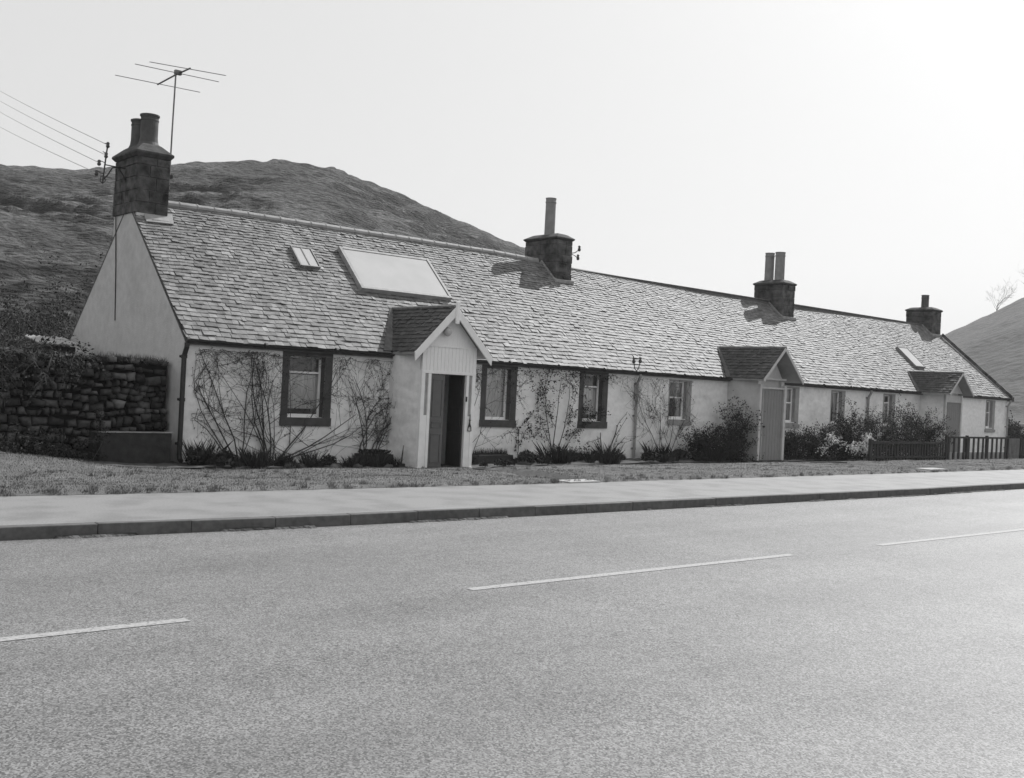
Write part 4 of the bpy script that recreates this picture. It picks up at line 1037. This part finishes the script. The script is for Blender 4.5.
# planters beside the white porch
def planter(x0, x1, y0, y1, z1, label, seed, spiky):
    t = thing('stone_planter', label, 'planter', ((x0 + x1) / 2, (y0 + y1) / 2, -.3)); mb = MB(); z0 = -.36
    mb.box(x0, x1, y0, y0 + .06, z0, z1); mb.box(x0, x1, y1 - .06, y1, z0, z1); mb.box(x0, x0 + .06, y0 + .06, y1 - .06, z0, z1 - .002); mb.box(x1 - .06, x1, y0 + .06, y1 - .06, z0, z1 - .002)
    mb.build('box', M['trough'] if seed == 1 else M['trough'], t, bevel=.01)
    mb = MB(); mb.box(x0 + .06, x1 - .06, y0 + .06, y1 - .06, z1 - .1, z1 - .04); mb.build('soil', M['soil'], t)
    rng = random.Random(seed); mb = MB()
    for k in range(520):
        x, y = rng.uniform(x0 + .05, x1 - .05), rng.uniform(y0 + .05, y1 - .05); h = rng.uniform(.05, .2); mb.tone = rng.uniform(.5, 1.5)
        if spiky: mb.poly([(x - .007, y, z1 - .05), (x + .007, y, z1 - .05), (x + rng.gauss(0, .04), y + rng.gauss(0, .04), z1 + h)])
        else: mb.leaf((x, y, z1 + h * .6 - .03), .045, rng)
    mb.build('plants', M['leaf'], t)
planter(13.75, 14.55, 20.35, 20.8, .0, 'stone planter box with a dark plant left of the white porch', 1, False)
planter(17.1, 18.25, 20.3, 20.75, -.02, 'long low dark planter right of the white porch', 2, True)
sk = thing('iron_stake', 'short dark iron stake leaning beside the foot of the white porch', 'stake', (14.72, 20.2, -.3))
mb = MB(); mb.tube([(14.66, 20.2, -.3), (14.70, 20.22, 0), (14.74, 20.24, .22)], [.025, .018, .01], 6); mb.box(14.6, 14.76, 20.17, 20.23, -.31, -.2); mb.build('shaft', M['iron'], sk)
# slabs let into the verge
for (x0, x1, y0, y1, lab) in ((13.75, 14.55, 13.72, 14.12, 'pale concrete slab where the first footpath meets the pavement'), (27.6, 28.6, 13.9, 14.35, 'pale concrete slab opposite the middle porch')):
    mb = MB(); mb.box(x0, x1, y0, y1, -.05, .028 if x0 < 20 else .06); tag(mb.build('concrete_slab', M['slab'], bevel=.008), lab, 'slab')
# dead sticks on the verge near the middle porch
mb = MB(); mb.tube([(27.6, 17.6, -.05), (28.2, 17.3, -.03), (28.9, 17.2, -.05)], .02, 5); mb.tube([(28.2, 17.3, -.03), (28.6, 17.0, -.02)], .012, 5)
tag(mb.build('fallen_branch', M['bark']), 'thin dead branch lying on the grass in front of the middle porch', 'branch')

# bramble and dead growth over the wall's left end, bushes behind it
bl = ['tangled bare bramble hanging over the left end of the drystone wall', 'brambles trailing down the drystone wall near its middle', 'dark weeds piled at the foot of the drystone wall']
for k, (x, z, n, L) in enumerate(((5.9, 1.9, 16, 1.4), (7.3, 1.9, 10, 1.2), (6.9, -.2, 16, .8))):
    rng = random.Random(60 + k); t = thing('bramble', bl[k], 'bramble', (x, 21.6, z)); mb = MB(); tips = []
    for i in range(n):
        p = (x + rng.uniform(-1.1, 1.1), 21.6 + rng.uniform(-.1, .2) - (.5 if k == 2 else 0), z + rng.uniform(-.05, .05))
        grow(mb, p, (rng.gauss(0, .6), -.35, .5 if k == 2 else .08), L * rng.uniform(.5, .95), .010, 2, rng, wob=.3, lift=.02 if k == 2 else -.35, kids=(2, 4), tips=tips, spread=.6, rmin=.004)
    tips = [p for p in tips if p.y < 21.66 or p.z > 1.9]
    mb.build('stems', M['vine'], t); leaves(tips, 2200 if k == 2 else 900, .04, rng, .05).build('foliage', M['leaf'], t)
bb = [(6.7, 25.0, 2.6, 'tall twiggy grey shrub behind the left end of the drystone wall', .7, 1500, 'leaf2'), (8.2, 28.4, 2.8, 'leggy pale shrub behind the shed, second from the left edge', .7, 1600, 'leaf2'),
      (9.4, 29.0, 2.9, 'grey bush directly above the shed roof', .7, 2600, 'leaf2'), (10.3, 31.8, 3.3, 'rounded bush touching the left edge of the near gable', .9, 3200, 'leaf'), (9.3, 33.5, 3.3, 'dark spreading bush above the shed', 1.2, 3800, 'leaf'),
      (6.9, 27.6, 2.7, 'loose bush at the left edge above the drystone wall', .8, 2600, 'leaf2')]
for k, (x, y, h, lab, rx, nl, m) in enumerate(bb):
    shrub('bush', lab, x, y, -.35, rx, rx * .8, h, 80 + k, 18, nl, .055 if y < 30 else .07, m, group=None, cat='bush', twig='vine')

# ------------------------------------------------------------------ fences at the far end
FY = 19.0
pf = thing('picket_fence', 'dark low picket fence half buried in shrubs left of the open railings', 'fence', (36.2, FY, -.25))
def rail_fence(t, x0, x1, y, zb, zt, posts, pick, pw, m, slope=0, rails=(.9, .25)):
    for px in posts:
        mb = MB(); mb.box(px - .05, px + .05, y - .04, y + .05, zb - .1, zt + .05); mb.build('post', m, t, bevel=.006)
    for r in rails:
        mb = MB(); z = lerp(zb, zt, r); mb.box(x0, x1, y - .055, y - .015, z - .035, z + .035); mb.build('rail', m, t)
    n = int((x1 - x0) / pick)
    for k in range(n):
        px = lerp(x0, x1, (k + .5) / n)
        if any(abs(px - q) < .08 for q in posts): continue
        mb = MB(); mb.box(px - pw / 2, px + pw / 2, y - .014, y + .012, zb + .03, zt - .01 + .02 * nz(px * 9, 1)); mb.build('picket', m, t)
rail_fence(pf, 33.4, 38.7, FY, -.25, .52, [33.4, 35.2, 37.0], .19, .10, M['wood'])
rf = thing('railing_fence', 'open dark timber railing in front of the far porch', 'fence', (41.4, FY, -.25))
rail_fence(rf, 38.85, 44.1, FY, -.25, .70, [38.85, 40.5, 42.2, 44.1], .40, .13, M['wood'], rails=(.97,))
mb = MB(); mb.box(38.9, 44.05, FY + .03, FY + .12, -.4, .1); tag(mb.build('base_wall', M['margin2'], rf), None)
gt = thing('garden_gate', 'pale slatted garden gate at the right end of the dark railing', 'gate', (44.7, FY, -.25))
mb = MB()
for k in range(8): a = 44.22 + k * .13; mb.box(a, a + .06, FY - .01, FY + .015, -.22, .66)
mb.build('slats', M['woodgrey'], gt); mb = MB(); mb.box(44.18, 45.25, FY + .016, FY + .045, .45, .53); mb.box(44.18, 45.25, FY + .016, FY + .045, -.1, -.02); mb.bar((44.2, FY + .03, -.06), (45.2, FY + .03, .48), .03, .07); mb.build('brace', M['woodgrey'], gt)
rf2 = thing('railing_fence', 'dark timber fence beyond the pale gate at the right edge', 'fence', (47, FY, -.25))
rail_fence(rf2, 45.35, 50.5, FY, -.25, .66, [45.35, 47.0, 48.8, 50.5], .14, .09, M['wood'])
fw_ = thing('boundary_wall', 'low pale topped wall beyond the far gable', 'wall', (58, 27, -.4))
mb = MB(); mb.box(50, 75, 26.8, 27.2, -.5, 1.0); mb.build('wall', M['margin2'], fw_); mb = MB(); mb.box(50, 75, 26.74, 27.26, 1.0, 1.14); mb.build('coping', M['slab'], fw_)
for k, (x, y, h, lab) in enumerate(((50.4, 22.4, 1.35, 'dark bush just beyond the far gable'), (52.4, 22.8, 1.2, 'dark bush at the right edge behind the last fence'), (54.8, 23.2, 1.2, 'bush farthest right behind the last fence'))):
    shrub('bush', lab, x, y, -.3, 1.1, .7, h, 120 + k, 16, 3000, .08, cat='bush')

# bare tree on the far hill skyline
def tree(name, label, az, dist, zbase, h, seed, lean=0):
    rng = random.Random(seed); x, y = dist * math.cos(math.radians(az)), dist * math.sin(math.radians(az))
    t = thing(name, label, 'tree', (x, y, zbase)); mb = MB(); mb.tube([(x, y, zbase - 1), (x + .2, y, zbase + h * .25), (x + .3, y, zbase + h * .4)], [.16, .12, .09], 6); mb.build('trunk', M['bark'], t)
    mb = MB()
    for k in range(9):
        a = rng.uniform(0, 6.28); grow(mb, (x + .25, y, zbase + h * rng.uniform(.2, .4)), (math.cos(a) * .7 + lean, math.sin(a) * .7, 1), h * rng.uniform(.45, .65), .045, 3, rng, wob=.2, lift=.1, kids=(2, 4), spread=.5, rmin=.014, seg=4)
    mb.build('branches', M['bark'], t)
tree('bare_tree', 'leafless tree standing on the skyline of the far hill', 24.1, 325, 28.3, 8.2, 5)
tree('bare_tree', 'leafless tree at the very right edge on the far hill skyline', 22.4, 325, 34, 8.5, 6)

# ------------------------------------------------------------------ the hazy air
mb = MB(); mb.box(-70, 660, -20, 660, -2, 95)
hz = mb.build('haze', M['wire']); hz.data.materials.clear()
hm = bpy.data.materials.new('hazy_air'); hm.use_nodes = True; hn = hm.node_tree.nodes; hn.clear()
ho = hn.new('ShaderNodeOutputMaterial'); hv = hn.new('ShaderNodeVolumePrincipled'); hv.inputs['Color'].default_value = gv(.95); hv.inputs['Density'].default_value = .00035
hv.inputs['Anisotropy'].default_value = .3
hm.node_tree.links.new(hv.outputs[0], ho.inputs['Volume']); hz.data.materials.append(hm); tag(hz, kind='stuff')
